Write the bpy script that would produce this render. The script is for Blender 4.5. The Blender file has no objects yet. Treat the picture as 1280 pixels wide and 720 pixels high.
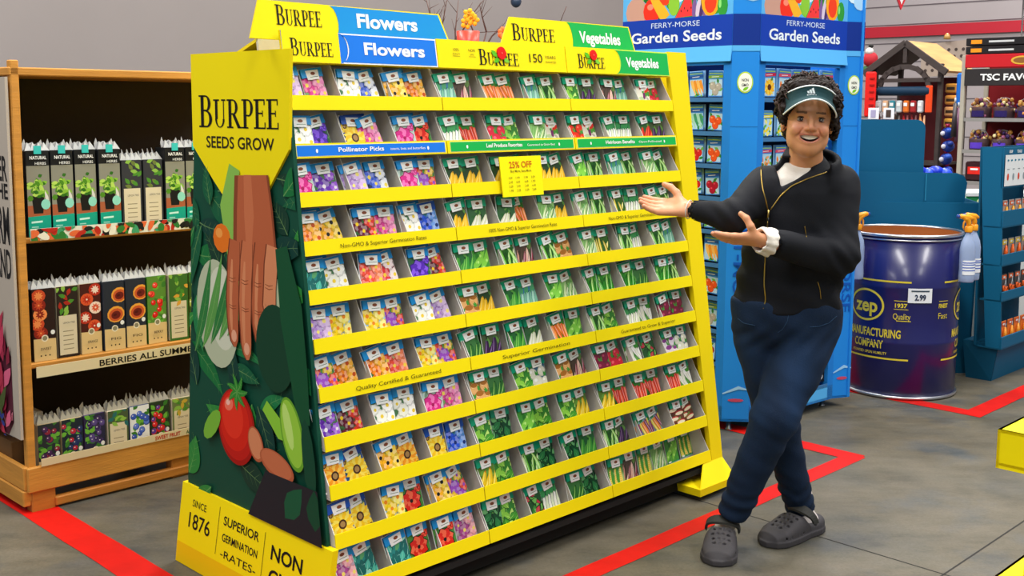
import bpy, math, random
import numpy as np
from mathutils import Vector, Matrix
SC = bpy.context.scene
COL = SC.collection
PI = math.pi
def hx(s):
    s = s.lstrip('#'); v = [int(s[i:i+2], 16)/255 for i in (0, 2, 4)]
    return tuple((c/12.92 if c <= .04045 else ((c+.055)/1.055)**2.4) for c in v)
# ------------------------------------------------------------------ camera (fitted lens, tilt and lens shift)
CAMH = 1.5; FPX = 1401.14; CX, CY = 623.26, 297.87
PITCH = .1159028; ROLL = math.radians(.3001)
cF = np.array([0, math.cos(PITCH), -math.sin(PITCH)]); cU0 = np.array([0, math.sin(PITCH), math.cos(PITCH)]); cR0 = np.array([1., 0, 0])
cR = cR0*math.cos(ROLL)+cU0*math.sin(ROLL); cU = -cR0*math.sin(ROLL)+cU0*math.cos(ROLL)
CO = np.array([0, 0, CAMH])
def at(x, y, Y):            # the world point that stands at distance Y ahead in direction (x, y)
    d = cF+cR*(x-CX)/FPX+cU*(CY-y)/FPX
    return CO+d*(Y/d[1])
cam = bpy.data.cameras.new('camera'); camo = bpy.data.objects.new('camera', cam); COL.objects.link(camo)
cam.sensor_width = 36; cam.lens = FPX/1280*36; cam.shift_x = (640-CX)/1280; cam.shift_y = (CY-360)/1280
M = Matrix([[cR[0], cU[0], -cF[0], 0], [cR[1], cU[1], -cF[1], 0], [cR[2], cU[2], -cF[2], CAMH], [0, 0, 0, 1]])
camo.matrix_world = M; cam.clip_end = 200; SC.camera = camo
# ------------------------------------------------------------------ materials
MATS = {}
def mat(name, rough=.5, metal=0., coat=0., vs=8., va=.06, bump=0., bs=60., trans=0., spec=.5, emit=0., sheen=0., stretch=None, kind='noise', alpha=None):
    if name in MATS: return MATS[name]
    m = bpy.data.materials.new(name); m.use_nodes = True; nt = m.node_tree; N = nt.nodes; L = nt.links
    b = N['Principled BSDF']
    a = N.new('ShaderNodeVertexColor'); a.layer_name = 'Col'
    tc = N.new('ShaderNodeTexCoord'); mp = N.new('ShaderNodeMapping'); L.new(tc.outputs['Object'], mp.inputs[0])
    if stretch: mp.inputs['Scale'].default_value = stretch
    n = N.new('ShaderNodeTexNoise'); n.inputs['Scale'].default_value = vs; n.inputs['Detail'].default_value = 5
    L.new(mp.outputs[0], n.inputs['Vector'])
    r = N.new('ShaderNodeMapRange'); r.inputs['To Min'].default_value = 1-va*2; r.inputs['To Max'].default_value = 1+va*2
    L.new(n.outputs['Fac'], r.inputs[0])
    mx = N.new('ShaderNodeVectorMath'); mx.operation = 'SCALE'
    L.new(a.outputs['Color'], mx.inputs[0]); L.new(r.outputs[0], mx.inputs['Scale'])
    L.new(mx.outputs[0], b.inputs['Base Color'])
    b.inputs['Roughness'].default_value = rough; b.inputs['Metallic'].default_value = metal
    b.inputs['Coat Weight'].default_value = coat; b.inputs['Coat Roughness'].default_value = .15
    b.inputs['Specular IOR Level'].default_value = spec; b.inputs['Sheen Weight'].default_value = sheen
    b.inputs['Transmission Weight'].default_value = trans
    if alpha is not None: b.inputs['Alpha'].default_value = alpha
    if emit:
        L.new(mx.outputs[0], b.inputs['Emission Color']); b.inputs['Emission Strength'].default_value = emit
    if bump:
        n2 = N.new('ShaderNodeTexNoise'); n2.inputs['Scale'].default_value = bs; n2.inputs['Detail'].default_value = 4
        L.new(mp.outputs[0], n2.inputs['Vector'])
        bp = N.new('ShaderNodeBump'); bp.inputs['Strength'].default_value = bump; bp.inputs['Distance'].default_value = .004
        L.new(n2.outputs['Fac'], bp.inputs['Height']); L.new(bp.outputs[0], b.inputs['Normal'])
    MATS[name] = m; return m
CARD = mat('printed_card', rough=.6, coat=.0, spec=.2, va=.02, vs=3)
FOIL = mat('glossy_packet_print', rough=.35, coat=.15, spec=.3, va=.04, vs=30, bump=.25, bs=25)
GREYC = mat('grey_corrugated_card', rough=.85, va=.05, vs=20, bump=.15, bs=120)
WOOD = mat('pine_wood', rough=.65, va=.22, vs=5, bump=.3, bs=30, stretch=(.6, .6, 6))
PAINT = mat('painted_metal', rough=.3, coat=.3, va=.03, vs=4)
METAL = mat('steel', rough=.3, metal=1, va=.05)
PLAST = mat('plastic', rough=.35, va=.02)
RUBBER = mat('foam_rubber', rough=.75, va=.05, bump=.1, bs=200)
CLEAR = mat('translucent_plastic', rough=.3, va=.02, trans=.35)
TAPE = mat('floor_tape', rough=.55, spec=.2, va=.12, vs=9, bump=.1)
# ------------------------------------------------------------------ mesh builder
def V3(*a): return np.array(a, float)
class MB:
    def __init__(s): s.v = []; s.f = []; s.c = []; s.m = []; s.sm = []; s.vc = None
    def add(s, vs, fs, col, mi=0, smooth=False):
        o = len(s.v); s.v += [tuple(map(float, p)) for p in vs]
        for f in fs: s.f.append(tuple(o+i for i in f)); s.c.append(col); s.m.append(mi); s.sm.append(smooth)
        return s
    def poly(s, pts, col, mi=0): return s.add(pts, [tuple(range(len(pts)))], col, mi)
    def box(s, c, size, col, ax=None, mi=0, bev=0.):
        c = np.array(c, float); h = np.array(size, float)/2
        X, Y, Z = (np.eye(3) if ax is None else [np.array(a, float) for a in ax])
        b = min(bev, min(h)*.8)
        if b <= 0:
            vs = [c+X*h[0]*i+Y*h[1]*j+Z*h[2]*k for k in (-1, 1) for j in (-1, 1) for i in (-1, 1)]
            fs = [(0, 2, 3, 1), (4, 5, 7, 6), (0, 1, 5, 4), (2, 6, 7, 3), (0, 4, 6, 2), (1, 3, 7, 5)]
            return s.add(vs, fs, col, mi)
        vs = []; idx = {}
        for i in (-1, 1):
            for j in (-1, 1):
                for k in (-1, 1):
                    for q in range(3):
                        o = [h[0]-b, h[1]-b, h[2]-b]; o[q] += b
                        idx[(i, j, k, q)] = len(vs); vs.append(c+X*o[0]*i+Y*o[1]*j+Z*o[2]*k)
        fs = []
        S = (-1, 1)
        for i in S: fs.append([idx[(i, j, k, 0)] for j, k in ((-1, -1), (1, -1), (1, 1), (-1, 1))][::i])
        for j in S: fs.append([idx[(i, j, k, 1)] for i, k in ((-1, -1), (-1, 1), (1, 1), (1, -1))][::j])
        for k in S: fs.append([idx[(i, j, k, 2)] for i, j in ((-1, -1), (1, -1), (1, 1), (-1, 1))][::k])
        for i in S:
            for j in S: fs.append([idx[(i, j, -1, 0)], idx[(i, j, 1, 0)], idx[(i, j, 1, 1)], idx[(i, j, -1, 1)]])
        for i in S:
            for k in S: fs.append([idx[(i, -1, k, 0)], idx[(i, 1, k, 0)], idx[(i, 1, k, 2)], idx[(i, -1, k, 2)]])
        for j in S:
            for k in S: fs.append([idx[(-1, j, k, 1)], idx[(1, j, k, 1)], idx[(1, j, k, 2)], idx[(-1, j, k, 2)]])
        for i in S:
            for j in S:
                for k in S: fs.append([idx[(i, j, k, q)] for q in range(3)])
        return s.add(vs, fs, col, mi)
    def slab(s, pts, nrm, t, col, mi=0, side=None):   # polygon pts (3-D) thickened by t against nrm
        n = len(pts); nrm = np.array(nrm, float); P = [np.array(p, float) for p in pts]
        s.add(P+[p-nrm*t for p in P], [tuple(range(n)), tuple(range(2*n-1, n-1, -1))], col, mi)
        o = len(s.v)-2*n
        for i in range(n):
            j = (i+1) % n; s.f.append((o+i, o+n+i, o+n+j, o+j)); s.c.append(side or col); s.m.append(mi); s.sm.append(False)
        return s
    def tube(s, pts, r, col, seg=8, mi=0, smooth=True, cap=True, flat=1.):
        P = [np.array(p, float) for p in pts]; n = len(P)
        R = [r]*n if np.isscalar(r) else list(r)
        vs = []; up = None
        for i in range(n):
            t = P[min(i+1, n-1)]-P[max(i-1, 0)]; t = t/(np.linalg.norm(t)+1e-12)
            if up is None: up = np.array([0, 0, 1.]) if abs(t[2]) < .9 else np.array([1., 0, 0])
            a = np.cross(t, up); a /= np.linalg.norm(a)+1e-12; b = np.cross(a, t); up = b
            for k in range(seg):
                w = 2*PI*k/seg; vs.append(P[i]+(a*math.cos(w)+b*math.sin(w)*flat)*R[i])
        fs = [(i*seg+k, i*seg+(k+1) % seg, (i+1)*seg+(k+1) % seg, (i+1)*seg+k) for i in range(n-1) for k in range(seg)]
        if cap: fs += [tuple(range(seg-1, -1, -1)), tuple((n-1)*seg+k for k in range(seg))]
        return s.add(vs, fs, col, mi, smooth)
    def lathe(s, prof, c, col, seg=32, mi=0, smooth=True, ax=(0, 0, 1), sx=1., sy=1.):
        c = np.array(c, float); Z = np.array(ax, float); Z /= np.linalg.norm(Z)
        X = np.cross([0, 1, 0], Z) if abs(Z[1]) < .9 else np.cross([0, 0, 1], Z); X /= np.linalg.norm(X); Y = np.cross(Z, X)
        vs = [c+X*r*sx*math.cos(2*PI*k/seg)+Y*r*sy*math.sin(2*PI*k/seg)+Z*z for r, z in prof for k in range(seg)]
        fs = [(i*seg+k, i*seg+(k+1) % seg, (i+1)*seg+(k+1) % seg, (i+1)*seg+k) for i in range(len(prof)-1) for k in range(seg)]
        return s.add(vs, fs, col, mi, smooth)
    def ball(s, c, r, col, seg=12, rings=8, mi=0, ax=None):
        c = np.array(c, float); r = np.array([r]*3 if np.isscalar(r) else r, float)
        A = np.eye(3) if ax is None else np.array(ax, float)
        vs = []
        for i in range(rings+1):
            ph = PI*i/rings
            for k in range(seg):
                w = 2*PI*k/seg; q = np.array([math.sin(ph)*math.cos(w), math.sin(ph)*math.sin(w), math.cos(ph)])*r
                vs.append(c+q@A)
        fs = [(i*seg+k, (i+1)*seg+k, (i+1)*seg+(k+1) % seg, i*seg+(k+1) % seg) for i in range(rings) for k in range(seg)]
        return s.add(vs, fs, col, mi, True)
    def text(s, body, fr, size, col, w=None, bold=.0, al='C', mi=0, off=.001, xs=1., mapf=None, sp=1.):
        V, F = glyphs(body, bold, sp)
        if not F: return s
        a = np.array(V); x0, x1 = a[:, 0].min(), a[:, 0].max()
        k = size
        kx = size*xs if w is None else w/(x1-x0)
        sh = {'C': (x0+x1)/2, 'L': x0, 'R': x1}[al]
        if mapf: P = [mapf((x-sh)*kx, y*k) for x, y in V]
        else:
            o, ex, ey, en = fr; P = [o+ex*((x-sh)*kx)+ey*(y*k)+en*off for x, y in V]
        return s.add(P, F, col, mi)
    def build(s, name, mats, parent=None, world=True, sub=False):
        me = bpy.data.meshes.new(name)
        vs = np.array(s.v, float) if s.v else np.zeros((0, 3))
        if parent is not None and world:
            Mi = np.array(RM[parent.name].inverted()); vs = vs@Mi[:3, :3].T+Mi[:3, 3]
        me.from_pydata([tuple(p) for p in vs], [], s.f)
        if not isinstance(mats, (list, tuple)): mats = [mats]
        for m in mats: me.materials.append(m)
        me.polygons.foreach_set('material_index', s.m); me.polygons.foreach_set('use_smooth', s.sm)
        ca = me.color_attributes.new('Col', 'FLOAT_COLOR', 'CORNER')
        buf = np.ones((len(me.loops), 4), np.float32)
        if s.vc is not None:
            li = np.zeros(len(me.loops), np.int32); me.loops.foreach_get('vertex_index', li); buf[:, :3] = s.vc[li]
        else:
            ls = [len(f) for f in s.f]; buf[:, :3] = np.repeat(np.array(s.c, np.float32).reshape(-1, 3), ls, axis=0)
        ca.data.foreach_set('color', buf.ravel())
        me.update()
        o = bpy.data.objects.new(name, me); COL.objects.link(o)
        if parent is not None: o.parent = parent; RM[o.name] = RM[parent.name]
        else: RM[o.name] = Matrix.Identity(4)
        return o
RM = {}
_G = {}
def glyphs(body, bold, sp=1.):
    key = (body, bold, sp)
    if key in _G: return _G[key]
    cu = bpy.data.curves.new('tmp', 'FONT'); cu.body = body; cu.offset = bold; cu.resolution_u = 3; cu.space_character = sp
    cu.dimensions = '2D'; cu.fill_mode = 'FRONT'
    o = bpy.data.objects.new('tmp', cu); COL.objects.link(o)
    bpy.context.view_layer.update()
    me = o.to_mesh()
    V = [(v.co.x, v.co.y) for v in me.vertices]; F = [tuple(p.vertices) for p in me.polygons]
    o.to_mesh_clear(); bpy.data.objects.remove(o); bpy.data.curves.remove(cu)
    _G[key] = (V, F); return _G[key]
def tag(o, label=None, cat=None, group=None, kind=None):
    if label: o['label'] = label
    if cat: o['category'] = cat
    if group: o['group'] = group
    if kind: o['kind'] = kind
    return o
def thing(name, label, cat, loc=(0, 0, 0), rz=0., group=None):
    o = bpy.data.objects.new(name, None); COL.objects.link(o)
    o.location = loc; o.rotation_euler = (0, 0, rz); o.empty_display_size = .1
    RM[o.name] = Matrix.Translation(Vector(loc)) @ Matrix.Rotation(rz, 4, 'Z')
    return tag(o, label, cat, group)
def place(mb, name, mats, loc, rz, label, cat, group=None):     # one-mesh thing, built in its own frame
    o = mb.build(name, mats); o.location = loc; o.rotation_euler = (0, 0, rz)
    return tag(o, label, cat, group)
# serif capitals for the seed company's name, as stroked outlines (unit height)
def serif_word(word, x0=0., first=1.25):
    out = []
    def bar(x, y, w, h): out.append([(x, y), (x+w, y), (x+w, y+h), (x, y+h)])
    def arc(cx, cy, rx, ry, a0, a1, t0, t1, n=12):
        for i in range(n):
            A = a0+(a1-a0)*i/n; Bq = a0+(a1-a0)*(i+1)/n
            def T(a): return t0+(t1-t0)*abs(math.cos(a))
            q = []
            for a, sgn in ((A, 1), (Bq, 1), (Bq, -1), (A, -1)):
                t = T(a)/2*sgn; q.append((cx+(rx+t)*math.cos(a), cy+(ry+t*.6)*math.sin(a)))
            out.append(q)
    x = x0
    for i, ch in enumerate(word):
        k = first if i == 0 else 1.
        mark = len(out); W = .62
        if ch in 'BRPED': bar(.1, 0, .15, 1); bar(0, 0, .35, .05); bar(0, .95, .3, .05)
        if ch == 'B':
            bar(.2, .95, .16, .05); bar(.2, .5, .18, .05); bar(.3, 0, .1, .05)
            arc(.34, .74, .2, .235, -PI/2, PI/2, .05, .14); arc(.36, .26, .24, .245, -PI/2, PI/2, .05, .15); W = .72
        elif ch == 'R':
            bar(.2, .95, .16, .05); bar(.2, .47, .18, .05); arc(.34, .725, .2, .25, -PI/2, PI/2, .05, .14)
            out.append([(.3, .48), (.46, .48), (.78, 0), (.6, 0)]); bar(.6, 0, .22, .05); W = .8
        elif ch == 'P':
            bar(.2, .95, .16, .05); bar(.2, .42, .18, .05); arc(.34, .7, .2, .275, -PI/2, PI/2, .05, .14); W = .62
        elif ch == 'E':
            bar(.2, .95, .36, .05); bar(.2, .5, .26, .05); bar(.2, 0, .4, .05); bar(.53, .8, .05, .2); bar(.56, 0, .05, .22); bar(.44, .42, .04, .2); W = .64
        elif ch == 'U':
            bar(.1, .3, .14, .7); bar(0, .95, .34, .05); bar(.56, .3, .05, .7); bar(.46, .95, .24, .05)
            arc(.365, .31, .22, .29, PI, 2*PI, .05, .1); W = .74
        elif ch == 'S':
            arc(.3, .74, .2, .235, .3, 1.5*PI, .07, .1); arc(.3, .26, .22, .235, -PI/2-.4*PI*1.2, PI/2, .07, .1); W = .6
        for q in range(mark, len(out)): out[q] = [(x+a*k, b*k) for a, b in out[q]]
        x += (W+.03)*k
    return out, x-x0
def put_serif(mb, word, fr, size, w, col, off=.001, al='C', first=1.25):
    q, W = serif_word(word, 0, first); o, ex, ey, en = fr; k = w/W; sh = {'C': W/2, 'L': 0, 'R': W}[al]
    for p in q: mb.poly([o+ex*((x-sh)*k)+ey*(y*size)+en*off for x, y in p], col)
def disc(mb, fr, rx, ry, col, off=.001, n=20, a0=0, a1=2*PI, rin=0.):
    o, ex, ey, en = fr
    if rin:
        for i in range(n):
            A = a0+(a1-a0)*i/n; Bq = a0+(a1-a0)*(i+1)/n
            mb.poly([o+ex*rx*k*math.cos(a)+ey*ry*k*math.sin(a)+en*off for a, k in ((A, 1), (Bq, 1), (Bq, rin), (A, rin))], col)
    else: mb.poly([o+ex*rx*math.cos(a0+(a1-a0)*i/n)+ey*ry*math.sin(a0+(a1-a0)*i/n)+en*off for i in range(n)], col)
def rect(mb, fr, x0, y0, x1, y1, col, off=.001):
    o, ex, ey, en = fr; mb.poly([o+ex*x+ey*y+en*off for x, y in ((x0, y0), (x1, y0), (x1, y1), (x0, y1))], col)
# ------------------------------------------------------------------ flat picture art, clipped to a rectangle
class Art:
    def __init__(s, mb, fr, x0, y0, x1, y1, off=.0008, step=.00002):
        s.mb = mb; s.fr = fr; s.b = (x0, y0, x1, y1); s.off = off; s.st = step
    def P(s, pts, col, same=False):
        x0, y0, x1, y1 = s.b
        for ax, lim, sg in ((0, x0, 1), (0, x1, -1), (1, y0, 1), (1, y1, -1)):
            out = []
            for i in range(len(pts)):
                a = pts[i-1]; b = pts[i]; da = (a[ax]-lim)*sg; db = (b[ax]-lim)*sg
                if (da >= 0) != (db >= 0):
                    t = da/(da-db); out.append((a[0]+(b[0]-a[0])*t, a[1]+(b[1]-a[1])*t))
                if db >= 0: out.append(b)
            pts = out
            if len(pts) < 3: return
        o, ex, ey, en = s.fr
        if not same: s.off += s.st
        s.mb.poly([o+ex*x+ey*y+en*s.off for x, y in pts], col)
    def E(s, cx, cy, rx, ry, col, rot=0., n=12):
        c, d = math.cos(rot), math.sin(rot)
        s.P([(cx+rx*math.cos(2*PI*i/n)*c-ry*math.sin(2*PI*i/n)*d, cy+rx*math.cos(2*PI*i/n)*d+ry*math.sin(2*PI*i/n)*c) for i in range(n)], col)
    def strip(s, pts, ws, col):
        n = len(pts)
        L, Rr = [], []
        for i in range(n):
            a = pts[max(i-1, 0)]; b = pts[min(i+1, n-1)]; dx, dy = b[0]-a[0], b[1]-a[1]; l = math.hypot(dx, dy)+1e-9
            L.append((pts[i][0]-dy/l*ws[i], pts[i][1]+dx/l*ws[i])); Rr.append((pts[i][0]+dy/l*ws[i], pts[i][1]-dx/l*ws[i]))
        for i in range(n-1): s.P([L[i], L[i+1], Rr[i+1], Rr[i]], col, i > 0)
    def leaf(s, x, y, l, w, a, col): s.strip([(x+math.cos(a)*l*t, y+math.sin(a)*l*t) for t in (0, .25, .5, .75, 1)], [0, w*.8, w, w*.6, 0], col)
    def pod(s, x, y, l, w, a, bend, col, hi=None):
        pts = []; cx, cy, aa = x, y, a
        for i in range(6): pts.append((cx, cy)); cx += math.cos(aa)*l/5; cy += math.sin(aa)*l/5; aa += bend/5
        s.strip(pts, [w*.4, w, w, w, w*.9, w*.15], col)
        if hi: s.strip([(p[0]-w*.3, p[1]) for p in pts], [0, w*.2, w*.25, w*.25, w*.2, 0], hi)
    def flower(s, x, y, r, n, col, cen, rc=.35, w=.3, col2=None, ph=0.):
        for i in range(n):
            a = 2*PI*i/n+ph; s.leaf(x+math.cos(a)*r*rc*.5, y+math.sin(a)*r*rc*.5, r*(1-rc*.5), r*w, a, col if (i % 2 or not col2) else col2)
        s.E(x, y, r*rc, r*rc, cen)
def lerp(a, b, t): return tuple(x+(y-x)*t for x, y in zip(a, b))
# ------------------------------------------------------------------ room shell
def floor_mat():
    m = bpy.data.materials.new('polished_concrete'); m.use_nodes = True; nt = m.node_tree; N = nt.nodes; L = nt.links; b = N['Principled BSDF']
    g = N.new('ShaderNodeNewGeometry')
    def noise(sc, det, st=(1, 1, 1), rough=.6):
        mp = N.new('ShaderNodeMapping'); mp.inputs['Scale'].default_value = st; L.new(g.outputs['Position'], mp.inputs[0])
        n = N.new('ShaderNodeTexNoise'); n.inputs['Scale'].default_value = sc; n.inputs['Detail'].default_value = det; n.inputs['Roughness'].default_value = rough
        L.new(mp.outputs[0], n.inputs[0]); return n.outputs['Fac']
    def ramp(f, st):
        r = N.new('ShaderNodeValToRGB'); L.new(f, r.inputs[0]); e = r.color_ramp.elements
        e[0].position, e[0].color = st[0][0], (*st[0][1], 1); e[1].position, e[1].color = st[-1][0], (*st[-1][1], 1)
        for p, c in st[1:-1]: q = e.new(p); q.color = (*c, 1)
        return r.outputs[0]
    a = ramp(noise(1.3, 6), [(.36, hx('#454a50')), (.46, hx('#5f5b4e')), (.54, hx('#6c6350')), (.64, hx('#4c555c'))])
    c = ramp(noise(2.6, 8, (1, 2.2, 1), .7), [(.36, hx('#3a3832')), (.5, hx('#625d51')), (.66, hx('#777064'))])
    mx = N.new('ShaderNodeMix'); mx.data_type = 'RGBA'; mx.inputs[0].default_value = .5; L.new(a, mx.inputs[6]); L.new(c, mx.inputs[7])
    sp = ramp(noise(90, 3, (1, 1, 1), .8), [(.3, (.8, .8, .8)), (.7, (1.12, 1.12, 1.12))])
    mu = N.new('ShaderNodeMix'); mu.data_type = 'RGBA'; mu.blend_type = 'MULTIPLY'; mu.inputs[0].default_value = 1; L.new(mx.outputs[2], mu.inputs[6]); L.new(sp, mu.inputs[7])
    L.new(mu.outputs[2], b.inputs['Base Color'])
    rr = N.new('ShaderNodeMapRange'); rr.inputs['To Min'].default_value = .32; rr.inputs['To Max'].default_value = .6; L.new(noise(4, 5), rr.inputs[0]); L.new(rr.outputs[0], b.inputs['Roughness'])
    bp = N.new('ShaderNodeBump'); bp.inputs['Strength'].default_value = .08; bp.inputs['Distance'].default_value = .003; L.new(noise(30, 4), bp.inputs['Height']); L.new(bp.outputs[0], b.inputs['Normal'])
    b.inputs['Specular IOR Level'].default_value = .3
    return m
fm = MB().box((2, 8, -.05), (24, 26, .1), (.2, .2, .2))
tag(fm.build('floor', floor_mat()), kind='structure')
ub = V3(math.sin(math.radians(45.189)), math.cos(math.radians(45.189)), 0)      # along the rack's face, away to the right
nb = V3(math.cos(math.radians(45.189)), -math.sin(math.radians(45.189)), 0)     # out of the rack's face
UP = V3(0, 0, 1)
JOINT = mat('joint_filler', rough=.9)
def strip(p, q, w, z, col):
    p = V3(*p, 0); q = V3(*q, 0); t = (q-p)/np.linalg.norm(q-p); s = V3(-t[1], t[0], 0)*w/2
    return MB().slab([p-s+UP*z, q-s+UP*z, q+s+UP*z, p+s+UP*z], UP, z-.0002, col)
jc = V3(1.454, 3.496, 0)
for i, (a, b) in enumerate([((jc-nb*2.6)[:2], (jc+nb*1.5)[:2]), ((jc-ub*2)[:2], (jc+ub*4)[:2])]):
    tag(strip(a, b, .006, .0008, hx('#2c2a28')).build('trim_%d' % (i+1), JOINT), kind='structure')
# back wall of ribbed sheet with its red stripe
wl = V3(4.4, 13.2, 0); wt = nb
WALL = mat('painted_sheet_wall', rough=.6, va=.04, vs=1.5)
wb = MB()
wc0, wc1 = hx('#a39a9c'), hx('#ada4a8')
p0, p1 = wl-wt*11, wl+wt*12
nn = -ub
wb.slab([p0, p1, p1+UP*6, p0+UP*6], nn, .2, wc0)
for i in range(28):
    z = .15+i*.21; wb.slab([p0+UP*z+nn*.001, p1+UP*z+nn*.001, p1+UP*(z+.012)+nn*.012, p0+UP*(z+.012)+nn*.012], nn, .0005, hx('#8d858c'))
tag(wb.build('wall_back', WALL), kind='structure')
tag(MB().slab([p0+UP*2.33+nn*.03, p1+UP*2.33+nn*.03, p1+UP*2.45+nn*.03, p0+UP*2.45+nn*.03], nn, .018, hx('#b3122a')).build('trim_3', WALL), kind='structure')
wlp = V3(-4.6, 6.2, 0)
tag(MB().slab([wlp-ub*5, wlp+ub*9, wlp+ub*9+UP*6, wlp-ub*5+UP*6], nb, .2, hx('#8c8482')).build('wall_left', WALL), kind='structure')
# red safety tape on the floor
RED = hx('#cc140c')
def tape(pts_list, label):
    mb = MB()
    for k, (a, b, w) in enumerate(pts_list):
        a = V3(*a, 0); b = V3(*b, 0); t = (b-a)/np.linalg.norm(b-a); s = V3(-t[1], t[0], 0)*w/2; z = .0016+.0006*k
        n = max(2, int(np.linalg.norm(b-a)/.12)); rnd = random.Random(len(label)+k)
        e = [(a+(b-a)*i/n+UP*z, (rnd.random()-.5)*.003) for i in range(n+1)]
        vs = [p-s+t*0+s/np.linalg.norm(s)*j for p, j in e]+[p+s+s/np.linalg.norm(s)*j for p, j in e]
        mb.add(vs, [(i, i+1, n+2+i, n+1+i) for i in range(n)], RED)
    o = mb.build('floor_tape', TAPE); return tag(o, label, 'tape', 'red tape lines on the floor')
A0 = V3(1.545, 4.73, 0)
tape([((A0-ub*3.4)[:2], (A0+ub*.03)[:2], .085), ((A0+nb*.03)[:2], (A0-nb*1.6)[:2], .1)], 'red floor tape running in front of the seed rack to a corner behind the person')
B0 = V3(2.37, 5.44, 0)
tape([((B0+nb*.05)[:2], (B0-nb*1.35)[:2], .1), ((B0-ub*.04)[:2], (B0+ub*2.2)[:2], .1)], 'red floor tape with its corner in front of the blue drum')
C0 = V3(-1.635, 3.96, 0)
tape([((C0-nb*.7)[:2], (C0+nb*2.2)[:2], .13)], 'red floor tape running along the end of the wooden plant stand')

# ------------------------------------------------------------------ seed rack
LE = .16303; BB = V3(.86094, 4.28758, 0); WW = [.5877, .6159, .6084]; WT = sum(WW); E0 = BB-ub*WT
def rk(U, N, z): return E0+ub*U+nb*(N-z*LE)+UP*z           # N measured out from the leaning face
en_face = (nb+UP*LE); en_face = en_face/np.linalg.norm(en_face)
ey_face = (UP-nb*LE); KEY = np.linalg.norm(ey_face)
def fface(U, z, N=0.): return (rk(U, N, z), ub, ey_face, en_face)
YEL = hx('#fbe500'); YEL2 = hx('#f2d800'); BLK = hx('#151412'); GRN = hx('#12b04e'); BLU = hx('#1478e6'); WHT = hx('#f4f6f4'); GRY = hx('#cdc8c2')
rack = thing('seed_rack', 'long yellow cardboard seed rack on casters with a blue flower bay and green vegetable bays', 'display rack', tuple(E0), math.atan2(ub[1], ub[0]))
ZT = [1.533, 1.393, 1.255, 1.117, .980, .843, .707, .570, .434, .298, .161]
ZT = [1.533-.1372*i for i in range(11)]; LIP = .042
bays = []; x = 0
for w in WW: bays.append((x, x+w)); x += w
DEP = .115
def tray(bi, r):
    u0, u1 = bays[bi]; zt = ZT[r]; zb = zt-LIP; g = .002
    mb = MB()
    P = lambda U, N, z: rk(U, N, z)
    col = YEL
    # lip with thickness, folded top edge
    mb.slab([P(u0+g, 0, zb), P(u1-g, 0, zb), P(u1-g, 0, zt), P(u0+g, 0, zt)], en_face, .004, col)
    # floor and back wall of grey card
    mb.slab([P(u0+g, -.004, zb+.004), P(u1-g, -.004, zb+.004), P(u1-g, -DEP, zb+.004), P(u0+g, -DEP, zb+.004)], UP, .004, GRY)
    mb.slab([P(u0+g, -DEP, zb), P(u1-g, -DEP, zb), P(u1-g, -DEP, zb+.134), P(u0+g, -DEP, zb+.134)], en_face, .003, GRY)
    fr = fface((u0+u1)/2, zb)
    w = u1-u0
    if r == 1:
        c = BLU if bi == 0 else GRN
        rect(mb, fr, -w/2+.012, .004, w/2-.008, LIP-.004, hx('#f7f39a'), .0006)
        rect(mb, fr, -w/2+.014, .006, w/2-.010, LIP-.006, c, .0012)
        tx = ['Pollinator Picks', 'Leaf Produce Favorites', 'Heirloom Benefits'][bi]; t2 = ['insects, bees and butterflies', 'Guaranteed to Grow Best', 'Open-Pollinated'][bi]
        f2 = (fr[0]+ub*(-.05)+ey_face*.016, *fr[1:]); mb.text(tx, f2, .018, WHT, w=.17, bold=.02, off=.002)
        f3 = (fr[0]+ub*(.13)+ey_face*.017, *fr[1:]); mb.text(t2, f3, .011, WHT, w=.14, off=.002)
        for s in (-1, 1): disc(mb, (fr[0]+ub*s*w*.36+ey_face*.02, *fr[1:]), .004, .006, WHT, .002, 8)
    if r in (3, 6):
        tx = {3: ['Non-GMO & Superior Germination Rates', '100% Non-GMO & Superior Germination Rates', 'Non-GMO & Superior Germination Rates'],
              6: ['Quality Certified & Guaranteed', 'Superior Germination', 'Guaranteed to Grow & Superior']}[r][bi]
        mb.text(tx, (fr[0]+ey_face*.014, *fr[1:]), .017, hx('#5a5200'), w=.33, off=.002)
    o = mb.build('shelf_tray', [CARD], rack)
    # dividers
    nd = [u0+.004]+[u0+w*k/3 for k in (1, 2)]+[u1-.004] if not (bi == 2 and r == 10) else [u0+.004, u1-.004]
    for k, U in enumerate(nd):
        d = MB(); t = .0025
        zb2 = zb+.005; top = zb+.132
        pts = [P(U, -.005, zb2), P(U, -.006, zt-.002), P(U, -.03, zt+.05), P(U, -.045, top), P(U, -DEP+.001, top), P(U, -DEP+.001, zb2)]
        d.slab([p+ub*t/2 for p in pts], ub, t, GRY, side=hx('#dedad4'))
        d.build('divider', GREYC, o)
for bi in range(3):
    for r in range(11): tray(bi, r)
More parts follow.
